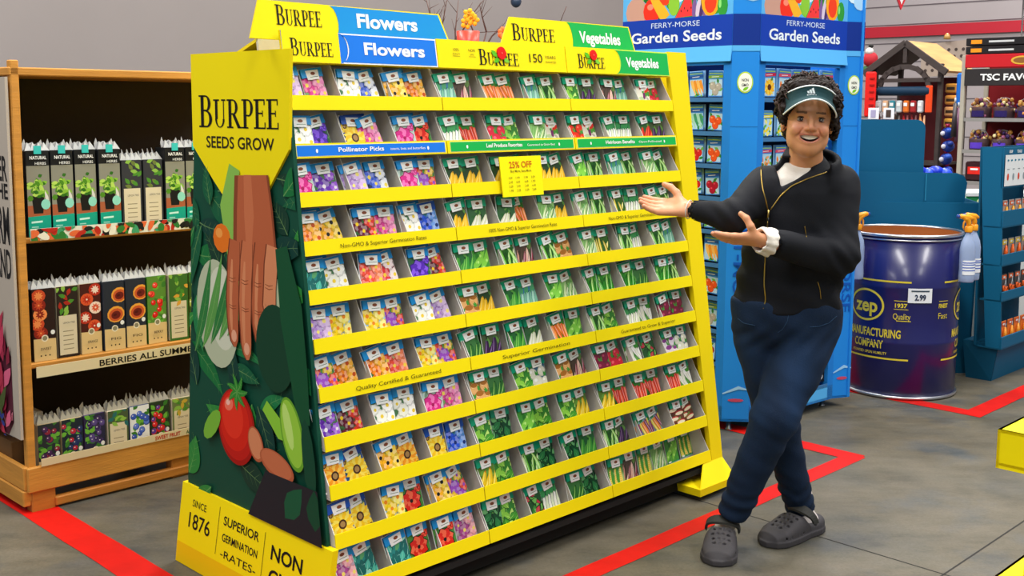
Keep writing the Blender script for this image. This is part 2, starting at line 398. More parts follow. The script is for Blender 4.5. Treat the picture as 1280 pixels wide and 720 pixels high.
# headers
def header(bi, z0, z1, kind):
    u0, u1 = bays[bi]; mb = MB(); w = u1-u0; h = z1-z0
    base = {'f': hx('#1478e6'), 'b': YEL, 'v': YEL}[kind]
    mb.slab([rk(u0+.002, 0, z0), rk(u1-.002, 0, z0), rk(u1-.002, 0, z1), rk(u0+.002, 0, z1)], en_face, .01, base, side=YEL2)
    mb.slab([rk(u0+.002, -.01, z0), rk(u1-.002, -.01, z0), rk(u1-.002, -DEP, z0), rk(u0+.002, -DEP, z0)], UP, .003, YEL2)
    fr = fface((u0+u1)/2, z0)
    def o_(x, y): return (fr[0]+ub*x+ey_face*y, *fr[1:])
    if kind in 'fv':
        g = GRN if kind == 'v' else hx('#1478e6'); xm = -.03 if kind == 'v' else -.09
        pts = [(xm+.03*math.cos(a)*1.0, h/2+h/2*math.sin(a)) for a in [PI/2-PI*i/10 for i in range(11)]]
        if kind == 'f': mb.poly([fr[0]+ub*x+ey_face*y+en_face*.0006 for x, y in [(-w/2+.003, 0), (-w/2+.003, h)][::-1]+[(x, y) for x, y in pts[::-1]]], YEL) if False else rect(mb, fr, -w/2+.003, 0, xm, h, YEL, .0006)
        ln = WHT if kind == 'f' else hx('#c8ee50')
        mb.poly([fr[0]+ub*x+ey_face*y+en_face*.0008 for x, y in [(w/2-.002, 0), (w/2-.002, h-.0005)]+pts], ln)
        pts2 = [(x+.004, .004+y*(h-.008)/h) for x, y in pts]
        mb.poly([fr[0]+ub*x+ey_face*y+en_face*.0014 for x, y in [(w/2-.006, .004), (w/2-.006, h-.005)]+pts2], g)
        mb.text('Vegetables' if kind == 'v' else 'Flowers', o_(.135 if kind == 'v' else .12, .03), .05, WHT, w=.2 if kind == 'v' else .24, bold=.03, off=.0022)
        put_serif(mb, 'BURPEE', o_(-.165 if kind == 'v' else -.19, .018), .04, .15, BLK, .0016)
    else:
        put_serif(mb, 'BURPEE', o_(-.03, .014), .042, .19, BLK, .0016)
        mb.text('150', o_(.15, .03), .042, hx('#2a2608'), w=.065, off=.0016); mb.text('YEARS', o_(.225, .045), .014, hx('#6a6210'), w=.055, off=.0016)
        mb.text('GUARANTEED', o_(.225, .03), .009, hx('#6a6210'), w=.055, off=.0016)
        for x, t in ((-.225, '100%'), (-.155, 'NON'), ):
            mb.text(t, o_(x, .055), .013, hx('#6a6210'), off=.0016); mb.text('GMO' if t == 'NON' else 'QUALITY', o_(x, .043), .008, hx('#6a6210'), off=.0016)
            rect(mb, o_(x, .038), -.016, 0, .016, .0012, hx('#6a6210'), .0016)
    o = mb.build('header_sign', CARD, rack)
    if kind in 'bv':
        x = -.02 if kind == 'b' else -.155
        b = MB(); f = o_(x, .055 if kind == 'b' else .066); rr = .0215 if kind == 'b' else .019
        b.slab([f[0]+ub*rr*math.cos(a)*(1+.05*math.cos(5*a))+ey_face*rr*math.sin(a)+en_face*.006 for a in [2*PI*i/20 for i in range(20)]], en_face, .003, hx('#e0100c'))
        disc(b, f, .003, .003, hx('#f07060'), .0075, 8)
        Art(b, (f[0]-ub*.02-ey_face*.012, *f[1:]), -.05, -.05, .05, .05, .0035).leaf(0, 0, .035, .009, 2.5, hx('#5cc01c'))
        ar = Art(b, f, -.06, -.06, .06, .06, .0035); ar.leaf(-.012, -.018, .03, .009, 3.6, hx('#56bb1a')); ar.leaf(.008, -.018, .03, .008, -.4, hx('#7ccc34'))
        b.build('flower_badge', CARD, o)['label'] = 'red poppy cut-out'
header(0, 1.627, 1.716, 'f'); header(1, 1.627, 1.718, 'b'); header(2, 1.627, 1.72, 'v')
def topper(u0, u1, t0, t1, z0, z1, kind):
    mb = MB(); N = -.03; g = GRN if kind == 'v' else hx('#1090dc')
    mb.slab([rk(u0, N, z0), rk(u1, N, z0), rk(t1, N, z1), rk(t0, N, z1)], en_face, .006, YEL, side=YEL2)
    fr = fface((u0+u1)/2, z0, N); w = u1-u0; h = z1-z0
    k = (t1-u1)/h
    xm = -.02 if kind == 'v' else -.1
    pts = [(xm+.03*math.cos(a), h/2+(h/2-.002)*math.sin(a)) for a in [PI/2-PI*i/10 for i in range(11)]]
    mb.poly([fr[0]+ub*x+ey_face*y+en_face*.0008 for x, y in [(w/2-.006, .002), (w/2-.006+k*h, h-.004)]+pts], g)
    mb.text('Vegetables' if kind == 'v' else 'Flowers', (fr[0]+ub*(.165 if kind == 'v' else .12)+ey_face*.05, *fr[1:]), .058, WHT, w=.235 if kind == 'v' else .24, bold=.03, off=.0016)
    put_serif(mb, 'BURPEE', (fr[0]+ub*(-.195 if kind == 'v' else -.21)+ey_face*.042, *fr[1:]), .046, .22 if kind == 'v' else .16, BLK, .0016)
    for x in (-w*.3, w*.3): mb.box(fr[0]+ub*x-en_face*.01-UP*.01, (.02, .006, .1), YEL2, (ub, -en_face, ey_face/KEY))
    mb.build('topper_sign', CARD, rack)
topper(.898, 1.655, .969, 1.621, 1.69, 1.812, 'v')
topper(-.08, .684, -.04, .641, 1.69, 1.80, 'f')
# yellow frame strip and foot at the far end, back board, inner carcass
fl = MB()
pr = [(.0, .05), (0, .13), (0, 1.724), (-.12, 1.724), (-.6, 1.72), (-.78, .05)]
fl.slab([rk(WT+.004, -.002, .03), rk(WT+.075, -.002, .03), rk(WT+.1, -.002, 1.0), rk(WT+.125, -.002, 1.724), rk(WT+.004, -.002, 1.724)], en_face, .02, YEL2)
fl.slab([rk(WT+.125, -.02, 1.724)-ub*.001, rk(WT+.075, -.02, .03), E0+ub*(WT+.075)-nb*.72+UP*.03, E0+ub*(WT+.11)-nb*.72+UP*1.724], ub, .006, YEL2)
fl.build('side_frame', CARD, rack)
ft = MB()
ft.slab([rk(WT-.16, .05, .052), rk(WT+.08, .05, .052), rk(WT+.08, -.3, .052), rk(WT-.16, -.3, .052)], UP, .028, YEL2)
ft.slab([rk(WT-.05, -.004, .12), rk(WT+.076, -.004, .12), rk(WT+.08, .05, .05), rk(WT-.16, .05, .05)], en_face, .004, YEL2)
ft.build('foot_plate', CARD, rack)
bk = MB()
bk.slab([E0-nb*.72+UP*.05, E0-nb*.72+UP*1.6, E0-nb*.72+ub*WT+UP*1.6, E0-nb*.72+ub*WT+UP*.05], -nb, .01, YEL2)
bk.slab([rk(.01, -.13, .07), rk(WT, -.13, .07), rk(WT, -.13, 1.7), rk(.01, -.13, 1.7)], en_face, .01, GRY)
bk.slab([rk(.01, -.01, .1), rk(WT, -.01, .1), E0-nb*.71+ub*WT+UP*.1, E0-nb*.71+ub*.01+UP*.1], UP, .02, hx('#141311'))  # bottom board coloured black to deepen the shade beneath the rack
bk.slab([rk(.01, -.13, 1.7), rk(WT, -.13, 1.7), E0-nb*.71+ub*WT+UP*1.6, E0-nb*.71+ub*.01+UP*1.6], UP, .01, YEL2)
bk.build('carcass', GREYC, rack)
pl_ = MB(); pl_.slab([rk(.03, -.06, .025), rk(WT-.1, -.06, .025), rk(WT-.1, -.06, .1), rk(.03, -.06, .1)], nb, .01, hx('#141311')); pl_.slab([rk(.03, -.07, .03), rk(WT-.1, -.07, .03), rk(WT-.1, -.6, .03), rk(.03, -.6, .03)], UP, .01, hx('#141311')); pl_.build('shade_skirt', CARD, rack)['label'] = 'added black skirt standing in for shade under the lowest trays'  # added skirt and sheet, black in place of the shade under the rack front
# casters
for U, N in ((WT+.03, -.02), (WT+.03, -.6), (.08, -.1), (.08, -.6)):
    c = MB(); p = E0+ub*U+nb*N
    c.box(p+UP*.02+V3(0, 0, .004), (.02, .03, .03), hx('#d8d8d8'), bev=.003)
    for s in (-1, 1): c.lathe([(0, -.006), (.016, -.006), (.018, -.003), (.018, .003), (.016, .006), (0, .006)], p+UP*.018+nb*s*.012, hx('#1a1a1c'), 16, ax=nb)
    c.lathe([(0, 0), (.008, 0), (.008, .003), (0, .003)], p+UP*.018+nb*.019, hx('#c81818'), 10, ax=nb)
    c.build('caster', PLAST, rack)
# end panel: picture board with hand and tomato, yellow top sign, flared yellow base
def ep(N, z, o=0.): return E0+nb*N+UP*z-ub*o                 # N out of the face measured at the floor line
ed = MB(); DKG = hx('#0c4a38')
outline = [(-.04, .03), (-.222, 1.50), (-.735, 1.50), (-.86, .03)]
ed.slab([ep(a, b, .012) for a, b in outline][::-1], -ub, .012, DKG)
class EPArt(Art):
    def P(s, pts, col, same=False):     # clip to the board's leaning sides
        for (ax, ay, bx, by) in ((-.045+.455, .03, -.227+.455, 1.5), (-.730+.455, 1.5, -.855+.455, .03)):
            out = []
            for i in range(len(pts)):
                a = pts[i-1]; b = pts[i]
                da = (bx-ax)*(a[1]-ay)-(by-ay)*(a[0]-ax); db = (bx-ax)*(b[1]-ay)-(by-ay)*(b[0]-ax); k_ = 1
                if (da >= 0) != (db >= 0):
                    t = da/(da-db); out.append((a[0]+(b[0]-a[0])*t, a[1]+(b[1]-a[1])*t))
                if db >= 0: out.append(b)
            pts = out
            if len(pts) < 3: return
        Art.P(s, pts, col, same)
ea = EPArt(ed, (ep(-.455, 0, .0125), nb, UP, -ub), -.44, .2, .46, 1.33, 0, .00002)
rnd = random.Random(5)
def vleaf(x, y, l, w, a, col, bend=.5):
    pts = []; px_, py_, aa = x, y, a-bend/2
    for i in range(13): pts.append((px_, py_)); px_ += math.cos(aa)*l/12; py_ += math.sin(aa)*l/12; aa += bend/12
    ea.strip(pts, [w*math.sin(PI*(i/12)**.8) for i in range(13)], col); ea.strip(pts, [max(.0004, .002*(1-i/12)) for i in range(13)], lerp(col, hx('#a8d880'), .3))
    for k in range(2, 11, 2):
        for s_ in (-1, 1): a2 = a+s_*.8; ea.strip([pts[k], (pts[k][0]+math.cos(a2)*w*.8, pts[k][1]+math.sin(a2)*w*.8)], [.0009, .0003], lerp(col, hx('#a8d880'), .22))
for i in range(46):
    x = rnd.uniform(-.38, .42); y = rnd.uniform(.25, 1.3); vleaf(x, y, rnd.uniform(.12, .26), rnd.uniform(.02, .045), rnd.uniform(0, 6.28), [hx('#0f5c3c'), hx('#14703a'), hx('#0a3c34'), hx('#1e7d48'), hx('#123a2c'), hx('#2f8a3c')][i % 6], rnd.uniform(-.8, .8))
ea.E(-.16, .86, .12, .17, hx('#b9c2a4'), .1, 28); ea.E(-.13, .88, .08, .13, hx('#d3d6c0'), .1, 28)
ea.E(.2, .86, .08, .15, hx('#b4c09c'), .1, 24)
for q_ in range(5): vleaf(-.3+.05*q_, .72+.02*q_, .34, .022, 1.25-.05*q_, [hx('#2c7a3c'), hx('#5a9a4a')][q_ % 2], .3)
ea.strip([(-.04, 1.32), (-.08, 1.2), (-.05, 1.05), (-.06, .95)], [.03, .045, .04, .03], hx('#8bbf52'))
for cx, cy, r in ((-.12, 1.1, .05),): ea.E(cx, cy, r, r*.9, hx('#e8761c')); ea.E(cx-.015, cy+.015, r*.4, r*.3, hx('#f5a04a'))
# fingers of a painted hand reaching down
sk = [hx('#b9603c'), hx('#c9714a'), hx('#d98a60')]
ea.strip([(.05, 1.3), (.055, 1.2), (.06, 1.1), (.05, 1.02), (.045, .97)], [.09, .105, .115, .105, .08], hx('#8a4428')); ea.strip([(.055, 1.3), (.06, 1.2), (.065, 1.1), (.055, 1.02)], [.075, .09, .1, .085], sk[0]); ea.strip([(.03, 1.3), (.035, 1.18), (.03, 1.06)], [.02, .026, .012], sk[1])
for k, (x, l, c) in enumerate(((-.05, .3, 0), (.02, .33, 1), (.09, .28, 0), (.15, .2, 2))):
    P_ = [(x+.002, 1.10), (x-.006, 1.04), (x-.013, .98), (x-.018, .92), (x-.019, .86), (x-.016, 1.12-l), (x-.012, 1.09-l), (x-.009, 1.072-l)]
    ea.strip(P_, [.03, .036, .034, .036, .033, .030, .023, .008], hx('#7a3a22')); ea.strip([(a_+.002, b_) for a_, b_ in P_], [.026, .032, .030, .032, .029, .026, .019, .006], sk[c]); ea.strip([(a_-.008, b_) for a_, b_ in P_[1:6]], [.004, .009, .007, .009, .004], sk[2])
    for yy_ in (.985, .975, .9, .892): ea.strip([(x-.036, yy_), (x-.016, yy_-.004), (x+.004, yy_)], [.0008, .0014, .0008], hx('#8a4428'))
    ea.E(x-.012, 1.105-l, .015, .019, hx('#e8a888'), 0, 18)
ea.E(.16, .8, .1, .13, hx('#0d3f2a'), 0, 30); ea.strip([(.2, 1.1), (.25, .9), (.3, .6)], [.03, .06, .03], hx('#0e5030'))
ea.strip([(.1, .62), (.18, .56), (.26, .55)], [.02, .03, .02], hx('#8ccc3a')); ea.E(.24, .56, .055, .11, hx('#6aa82c'), .3, 30); ea.E(.238, .562, .047, .1, hx('#9ad040'), .3, 30); ea.E(.22, .58, .02, .07, hx('#c2e878'), .3); ea.E(.32, .5, .03, .12, hx('#0a4630'), .15)
ea.E(-.06, .52, .105, .12, hx('#a81208'), 0, 36); ea.E(-.063, .525, .097, .11, hx('#c41a10'), 0, 36); ea.E(-.07, .535, .083, .093, hx('#d8220f'), 0, 36); ea.E(-.08, .548, .06, .068, hx('#e8321c'), 0, 30); ea.E(-.1, .585, .026, .02, hx('#f4765c'), .5, 18); ea.E(-.104, .59, .012, .009, hx('#fbc0b0'), .5, 14)
for a in range(7): vleaf(-.05, .632, .06, .010, a*.9+.2, hx('#2f8a30'), .6)
ea.E(.05, .49, .04, .055, sk[0], .4, 24); ea.E(.048, .492, .034, .048, sk[2], .4, 24); ea.E(.16, .45, .09, .04, sk[0], -.2, 24); ea.E(.158, .453, .08, .033, sk[1], -.2, 24); ea.E(-.2, .5, .07, .03, hx('#7ab83a'), .8)
ea.P([(.0, .26), (.45, .26), (.45, .42), (.1, .42)], hx('#23242a')); ea.leaf(.2, .3, .14, .04, .9, hx('#145a3a')); ea.leaf(.35, .3, .12, .04, 1.6, hx('#0e4a30'))
pnl = ed.build('end_panel', CARD, rack); pnl['label'] = 'dark green end panel picturing a hand with tomatoes'
es = MB()
es.slab([ep(a, b, .02) for a, b in [(-.738, 1.66), (-.738, 1.377), (-.615, 1.27), (-.49, 1.17), (-.34, 1.24), (-.213, 1.38), (-.2, 1.66)]], -ub, .01, YEL, side=YEL2)
put_serif(es, 'BURPEE', (ep(-.475, 1.436, .02), nb, UP, -ub), .085, .44, BLK, .001, first=1.15)
es.text('SEEDS GROW', (ep(-.47, 1.375, .02), nb, UP, -ub), .05, hx('#2a2410'), w=.37, bold=.012)
es.build('end_sign', CARD, rack)
eb = MB()
q = [ep(-.03, .21, .02), ep(-.03, .0, .055), ep(-.86, .0, .055), ep(-.86, .2, .02)]
top = [ep(-.03, .262, .02), ep(-.86, .262, .02)]
eb.slab([top[0], top[1], ep(-.855, .07, .05), ep(-.03, .07, .05)], -ub, .02, YEL, side=YEL2)
eb.slab([ep(-.03, .07, .05), ep(-.855, .07, .05), ep(-.855, .002, .058), ep(-.03, .002, .058)], -ub, .02, hx('#f6c800'), side=YEL2)
sl = (ep(0, .262, .02)-ep(0, .07, .05)); slz = sl/np.linalg.norm(sl); sn = np.cross(nb, slz); sn = sn if sn@(-ub) > 0 else -sn
def bf(N, z): k = (.262-z)/.192; return (ep(N, z, .02+.03*k), nb, slz, sn)
eb.text('SINCE', bf(-.74, .2), .032, BLK, w=.085); eb.text('1876', bf(-.73, .13), .07, BLK, w=.13, bold=.005)
rect(eb, bf(-.62, .09), 0, 0, .002, .15, BLK); rect(eb, bf(-.36, .06), 0, 0, .002, .17, BLK)
eb.text('SUPERIOR', bf(-.49, .19), .04, BLK, w=.2, bold=.01); eb.text('GERMINATION', bf(-.49, .14), .034, BLK, w=.2, bold=.01); eb.text('-RATES-', bf(-.49, .09), .034, BLK, w=.2)
eb.text('NON', bf(-.24, .16), .06, BLK, w=.16, bold=.02); eb.text('GMO', bf(-.24, .09), .06, BLK, w=.16, bold=.02)
for U in (.02,): eb.slab([ep(-.03, .262, .02), ep(-.03, .002, .058), rk(.0, -.02, .002), rk(.0, -.02, .12)], nb, .006, YEL2)
eb.build('end_base', CARD, rack)
# price sign hung over the third tray of the middle bay
ps = MB(); fr = fface(.9, 1.205, .012)
ps.slab([rk(.803, .012, 1.205), rk(1.0, .012, 1.205), rk(1.004, .012, 1.338), rk(.803, .012, 1.338)], en_face, .004, hx('#fdf000'), side=YEL2)
ps.text('25% OFF', (fr[0]+ey_face*.095, *fr[1:]), .03, hx('#d06a10'), w=.11, bold=.02); ps.text('Buy More, Save More', (fr[0]+ey_face*.08, *fr[1:]), .012, hx('#8a7a10'), w=.1, bold=.01)
for i in range(4):
    for x in (-.055, -.02, .02, .055): ps.text(['2.49', '3.29', '1.99', '4.49'][(i+int(x*100)) % 4], (fr[0]+ub*x+ey_face*(.058-.014*i), *fr[1:]), .011, hx('#8a7a18'), w=.018)
o = ps.build('price_sign', CARD); tag(o, 'square yellow discount sign hanging over the third tray of the middle bay', 'sign')
# ------------------------------------------------------------------ seed packets
PW, PH, PT = .085, .120, .0035
VG, FB, DB = hx('#0aa078'), hx('#1590da'), hx('#1650b4')
KINDS = {}
def kd(key, words, head, bg, shape, *cols): KINDS[key] = (words, head, hx(bg), shape, [hx(c) for c in cols])
kd('carrot', 'orange carrot', VG, '#4f8f3a', 'root', '#f2701a', '#ff9440', '#2f8a2c')
kd('redcarrot', 'red carrot', VG, '#3d7a34', 'root', '#e0321c', '#f86040', '#2f8a2c')
kd('daikon', 'white radish', VG, '#5fa04a', 'root', '#eef0e4', '#ffffff', '#3f9a36')
kd('rainbow', 'rainbow carrot', VG, '#7fa8c8', 'root', '#f08a24', '#8a2f6a', '#e8d040')
kd('bean', 'green bean', VG, '#2c6a2a', 'pod', '#6cbf3a', '#a8e070', '#d6efa8')
kd('beanlight', 'pale pod bean', VG, '#8ac070', 'pod', '#d8efb0', '#f4fbe0', '#5ab04a')
kd('brightbean', 'bright green bean', VG, '#2f8f2a', 'pod', '#7ce03a', '#b8f878', '#48b82a')
kd('yellowbean', 'yellow wax bean', VG, '#3a6a2a', 'pod', '#f0dc3c', '#fff490', '#d8c028')
kd('borlotti', 'pink speckled bean', VG, '#5a4a40', 'pod', '#e0a090', '#f8d0c0', '#a04058')
kd('pea', 'garden pea', VG, '#4aa040', 'peas', '#8ad850', '#c4f48a', '#2f7a2a')
kd('cucumber', 'cucumber', VG, '#2a6a3a', 'fruit', '#3f9a3c', '#88cc60', '#1c5a28')
kd('zucchini', 'zucchini', VG, '#3f7a40', 'fruit', '#2c6e2e', '#90c060', '#174a20')
kd('yellowsquash', 'yellow squash', VG, '#2e4a2e', 'fruit', '#f4c024', '#ffe070', '#c08a18')
kd('whitesquash', 'pale squash', VG, '#3a6a44', 'fruit', '#e6ecd0', '#ffffff', '#88b060')
kd('melon', 'melon', VG, '#8a6a30', 'round', '#e8b070', '#f8d8a0', '#a86a28')
kd('tomato', 'red tomato', VG, '#2f6a34', 'round', '#e2301c', '#ff7a5c', '#2f8a30')
kd('onion', 'white onion', VG, '#3f6a86', 'round', '#e8e8dc', '#ffffff', '#a8b89a')
kd('beet', 'dark beet', VG, '#5a3a3a', 'round', '#7e1d3e', '#b8486a', '#3a0f24')
kd('radish', 'red radish', VG, '#4a8a3a', 'round', '#d8243e', '#f86878', '#eeeeea')
kd('turnip', 'purple top turnip', VG, '#4f8a3a', 'round', '#e8dcec', '#ffffff', '#8a3c90')
kd('whitered', 'red and white radish', VG, '#6a3a2a', 'stack', '#c82c34', '#f4e8c8', '#8a2028')
kd('lettuce', 'green lettuce', VG, '#3a8a34', 'leafy', '#8ed04a', '#c8f080', '#4aa034')
kd('kale', 'dark kale', VG, '#124a2c', 'leafy', '#2a7a44', '#68b070', '#0f3a24')
kd('chard', 'red stem chard', VG, '#2a5a34', 'leafy', '#3a8a3c', '#78c060', '#d03050')
kd('leek', 'leek', VG, '#1f5a44', 'stalk', '#eaf4dc', '#ffffff', '#3f9a58')
kd('asparagus', 'blue green asparagus', VG, '#3a78a8', 'stalk', '#78b8a0', '#a8d8c8', '#4a9a6a')
kd('pepper', 'red pepper', VG, '#2f5f34', 'fruit', '#d42418', '#ff7a58', '#2f8a30')
kd('ypepper', 'yellow pepper', VG, '#5f8a30', 'fruit', '#f0c81c', '#fff080', '#e8701c')
kd('eggplant', 'eggplant', VG, '#4a5a3a', 'fruit', '#3a1f4a', '#8a6aa0', '#2f8a30')
kd('corn', 'sweet corn', VG, '#4a8a3a', 'corn', '#f4d440', '#fff0a0', '#4fa03a')
kd('mix', 'mixed vegetable', VG, '#e8e4d4', 'mix', '#e0301c', '#f0c024', '#4aa03a')
kd('sunflower', 'yellow sunflower', DB, '#1c4f9c', 'sun', '#f8c81c', '#fbe25a', '#4a2a14')
kd('sunorange', 'orange sunflower', FB, '#cfe0e8', 'sun', '#f49a1c', '#fbc850', '#3a1c10')
kd('marigold', 'marigold', FB, '#3a7a3a', 'flowers', '#f48a14', '#fbb838', '#c85010')
kd('marigoldy', 'golden marigold', FB, '#d8b030', 'flowers', '#f8b418', '#fbd848', '#1a1a1a')
kd('zinnia', 'coral zinnia', FB, '#d8888a', 'flowers', '#f0503c', '#fb8a60', '#f8d84a')
kd('pansy', 'dark pansy', FB, '#3a6a3a', 'flowers', '#6a1430', '#e03a2c', '#f8d020')
kd('cosmos', 'pink cosmos', FB, '#7aa86a', 'flowers', '#e0409a', '#f490c8', '#f8e060')
kd('magenta', 'magenta flower', FB, '#b8d0c8', 'big', '#d82a8c', '#f47ac0', '#a8145c')
kd('petunia', 'purple petunia', FB, '#4a7a4a', 'flowers', '#6a2ab8', '#a05ae0', '#f0e8f8')
kd('iris', 'violet bellflower', FB, '#3a6a4a', 'big', '#5a2ac0', '#8a5af0', '#3a1a80')
kd('white', 'white flower', FB, '#4a7a50', 'flowers', '#f4f6f0', '#ffffff', '#f0d040')
kd('bluewhite', 'blue and white flower', FB, '#2a3a60', 'flowers', '#4a6ae0', '#e8ecfa', '#f8e060')
kd('cornflower', 'blue cornflower', DB, '#4a8ad0', 'flowers', '#2a5ae8', '#7aa8f8', '#18307a')
kd('lilac', 'lilac flower', FB, '#cfd8e8', 'flowers', '#b088d8', '#d8b8f0', '#f8e880')
kd('poppy', 'red poppy', FB, '#4a8a3a', 'big', '#e0241c', '#f86a4a', '#1a1414')
kd('wild', 'mixed wildflower', FB, '#5a9a4a', 'wild', '#f0503c', '#f8d040', '#a050d0')
kd('daffy', 'bright yellow flower', FB, '#9ac8e8', 'flowers', '#fbd818', '#fff07a', '#f08a14')
kd('teal', 'teal foliage', FB, '#2a8a88', 'leafy', '#50b8a8', '#a0e0d0', '#1a6a68')
kd('pinkpurple', 'pink and purple flower', FB, '#c8a8c0', 'flowers', '#b04a9a', '#f4a8b8', '#f8e070')
kd('redwhite', 'red and white flower', FB, '#8a4a5a', 'flowers', '#e8343c', '#fbe8ec', '#f8d840')
LOGO = hx('#8a4a2a')
def packet_mesh(key):
    words, head, bg, shape, c = KINDS[key]; rnd = random.Random(key)
    mb = MB(); W, H, T = PW, PH, PT
    dk = lerp(bg, (0, 0, 0), .45)
    # pouch: soft pillow with crimped ends
    nx, ny = 4, 5; vs = []
    for side in (-1, 1):
        for j in range(ny+1):
            for i in range(nx+1):
                u = i/nx; v = j/ny; bul = (4*u*(1-u)*4*v*(1-v))**.5
                vs.append((W*(u-.5), side*(T*.18+T*.32*bul), H*v))
    n = (nx+1)*(ny+1); fs = []
    for j in range(ny):
        for i in range(nx):
            a = j*(nx+1)+i; fs.append((a, a+1, a+nx+2, a+nx+1)); fs.append((n+a, n+a+nx+1, n+a+nx+2, n+a+1))
    for i in range(nx): fs.append((i, n+i, n+i+1, i+1)); a = ny*(nx+1)+i; fs.append((a, a+1, n+a+1, n+a))
    for j in range(ny): a = j*(nx+1); b = a+nx+1; fs.append((a, b, n+b, n+a)); a += nx; b += nx; fs.append((a, n+a, n+b, b))
    mb.add(vs, fs, WHT)
    fr = (V3(0, -T*.5, 0), V3(1, 0, 0), V3(0, 0, 1), V3(0, -1, 0)); w2 = W/2-.002
    A = Art(mb, fr, -w2, .002, w2, H-.002, .0003)
    A.P([(-w2, 0), (w2, 0), (w2, H), (-w2, H)], head)
    top = .094
    B = Art(mb, fr, -w2, .006, w2, top, .0006)
    B.P([(-w2, 0), (w2, 0), (w2, H), (-w2, H)], bg)
    lf = [lerp(bg, hx('#1f6a2a'), .6), lerp(bg, hx('#7ac050'), .5), dk]
    for i in range(9): B.leaf(rnd.uniform(-.04, .04), rnd.uniform(0, .09), rnd.uniform(.02, .045), rnd.uniform(.004, .009), rnd.uniform(0, 6.28), lf[i % 3])
    R = rnd.uniform
    if shape == 'root':
        for k in range(6):
            x = -.036+k*.0145+R(-.003, .003); a = -PI/2+R(-.25, .25)+.25; y = .078+R(-.012, .006); cc = c[k % 2 if key != 'rainbow' else k % 3]
            for q in range(3): B.leaf(x, y, .03, .004, PI/2+R(-.5, .5), c[2] if key != 'rainbow' else hx('#2f8a2c'))
            pts = [(x+math.cos(a)*.075*t, y+math.sin(a)*.075*t) for t in (0, .15, .4, .7, 1)]
            B.strip(pts, [.0075, .0105, .0095, .0065, .001], lerp(cc, (0, 0, 0), .45)); B.strip(pts, [.006, .0088, .0078, .005, .0006], cc); B.strip([(p[0]-.002, p[1]) for p in pts], [.0005, .0014, .0014, .001, .0002], lerp(cc, (1, 1, 1), .45))
    elif shape in ('pod', 'stalk'):
        a0 = R(-.35, .5)
        for k in range(8):
            x = -.05+k*.0135; cc = c[k % 3]; l = R(.07, .1)
            if shape == 'pod': q_ = R(-.25, .25); b_ = R(-.5, .6); B.pod(x+.002, -.001, l, .0064, PI/2-a0-.2+q_, b_, dk); B.pod(x, .0, l, .0052, PI/2-a0-.2+q_, b_, cc, lerp(cc, (1, 1, 1), .5)); B.strip([(x+.004, 0), (x+.006+a0*.02, .05), (x+.012+a0*.05, .09)], [.0008, .001, .0004], dk)
            else:
                B.strip([(x, 0), (x+.004, .04), (x+.012, .065)], [.008, .0075, .006], dk); B.strip([(x, 0), (x+.004, .04), (x+.012, .065)], [.0064, .006, .005], c[k % 2]); B.leaf(x+.011, .06, .045, .008, 1.2+R(-.4, .4), c[2])
    elif shape == 'peas':
        for k in range(4):
            x = -.035+k*.02; y = .03+(k % 2)*.02
            B.leaf(x-.01, y-.02, .075, .011, .9+R(-.2, .2), c[0]); aa = .9
            for q in range(5): B.E(x-.01+.012*(q+1)*math.cos(aa), y-.02+.012*(q+1)*math.sin(aa), .005, .005, c[1] if q % 2 else c[0])
    elif shape == 'fruit':
        for k in range(4):
            x = -.038+k*.02+R(-.003, .003); y = .02+R(-.004, .012); a = PI/2-.5+R(-.25, .25); l = .062
            pts = [(x+math.cos(a)*l*t+.004*math.sin(3*t), y-.01+math.sin(a)*l*t) for t in (0, .12, .35, .65, .9, 1)]
            B.strip(pts, [.003, .009, .0115, .0095, .007, .003], lerp(c[0], (0, 0, 0), .3)); B.strip([(p[0]-.001, p[1]+.001) for p in pts], [.002, .0075, .0098, .0078, .0055, .002], c[0])
            B.strip([(p[0]-.004, p[1]) for p in pts], [.0004, .0015, .0024, .002, .001, .0004], c[1]); B.E(pts[-1][0], pts[-1][1], .003, .003, c[2])
    elif shape == 'round':
        for k, (x, y, r) in enumerate(((-.022, .064, .021), (.022, .066, .019), (-.004, .032, .026), (.032, .03, .018), (-.032, .018, .016))):
            for q in range(2): B.leaf(x, y+r*.8, .022, .004, 1.57+R(-.9, .9), hx('#3f9a3a'))
            B.E(x, y, r, r*.95, lerp(c[0], (0, 0, 0), .25)); B.E(x-r*.08, y+r*.08, r*.86, r*.8, c[0]); B.E(x-r*.3, y+r*.35, r*.3, r*.22, c[1])
            if key in ('turnip', 'melon'): B.E(x, y+r*.55, r*.7, r*.35, c[2])
    elif shape == 'stack':
        for k in range(5): B.E(-.02+(k % 2)*.035, .015+k*.017, .026, .009, c[0]); B.E(-.02+(k % 2)*.035, .0135+k*.017, .025, .0062, c[1])
    elif shape == 'leafy':
        for k in range(24):
            x, y = R(-.04, .04), R(0, .085); a = R(.3, 2.8); cc = c[k % 3]; B.leaf(x+.001, y-.002, .042, .014, a, dk); B.leaf(x, y, R(.028, .045), R(.009, .014), a, cc); B.strip([(x, y), (x+math.cos(a)*.025, y+math.sin(a)*.025)], [.0009, .0003], c[1])
    elif shape == 'corn':
        for k in range(3):
            x = -.028+k*.026; B.leaf(x-.006, 0, .085, .011, 1.75, c[2]); B.leaf(x+.004, 0, .085, .011, 1.3, lerp(c[2], (1, 1, .6), .3)); B.strip([(x, .01), (x, .04), (x+.002, .078)], [.009, .0088, .003], c[0])
            for j in range(9):
                for q in (-1, 0, 1): B.E(x+q*.005, .014+j*.0072, .0018, .0025, c[1], 0, 6)
    elif shape == 'mix':
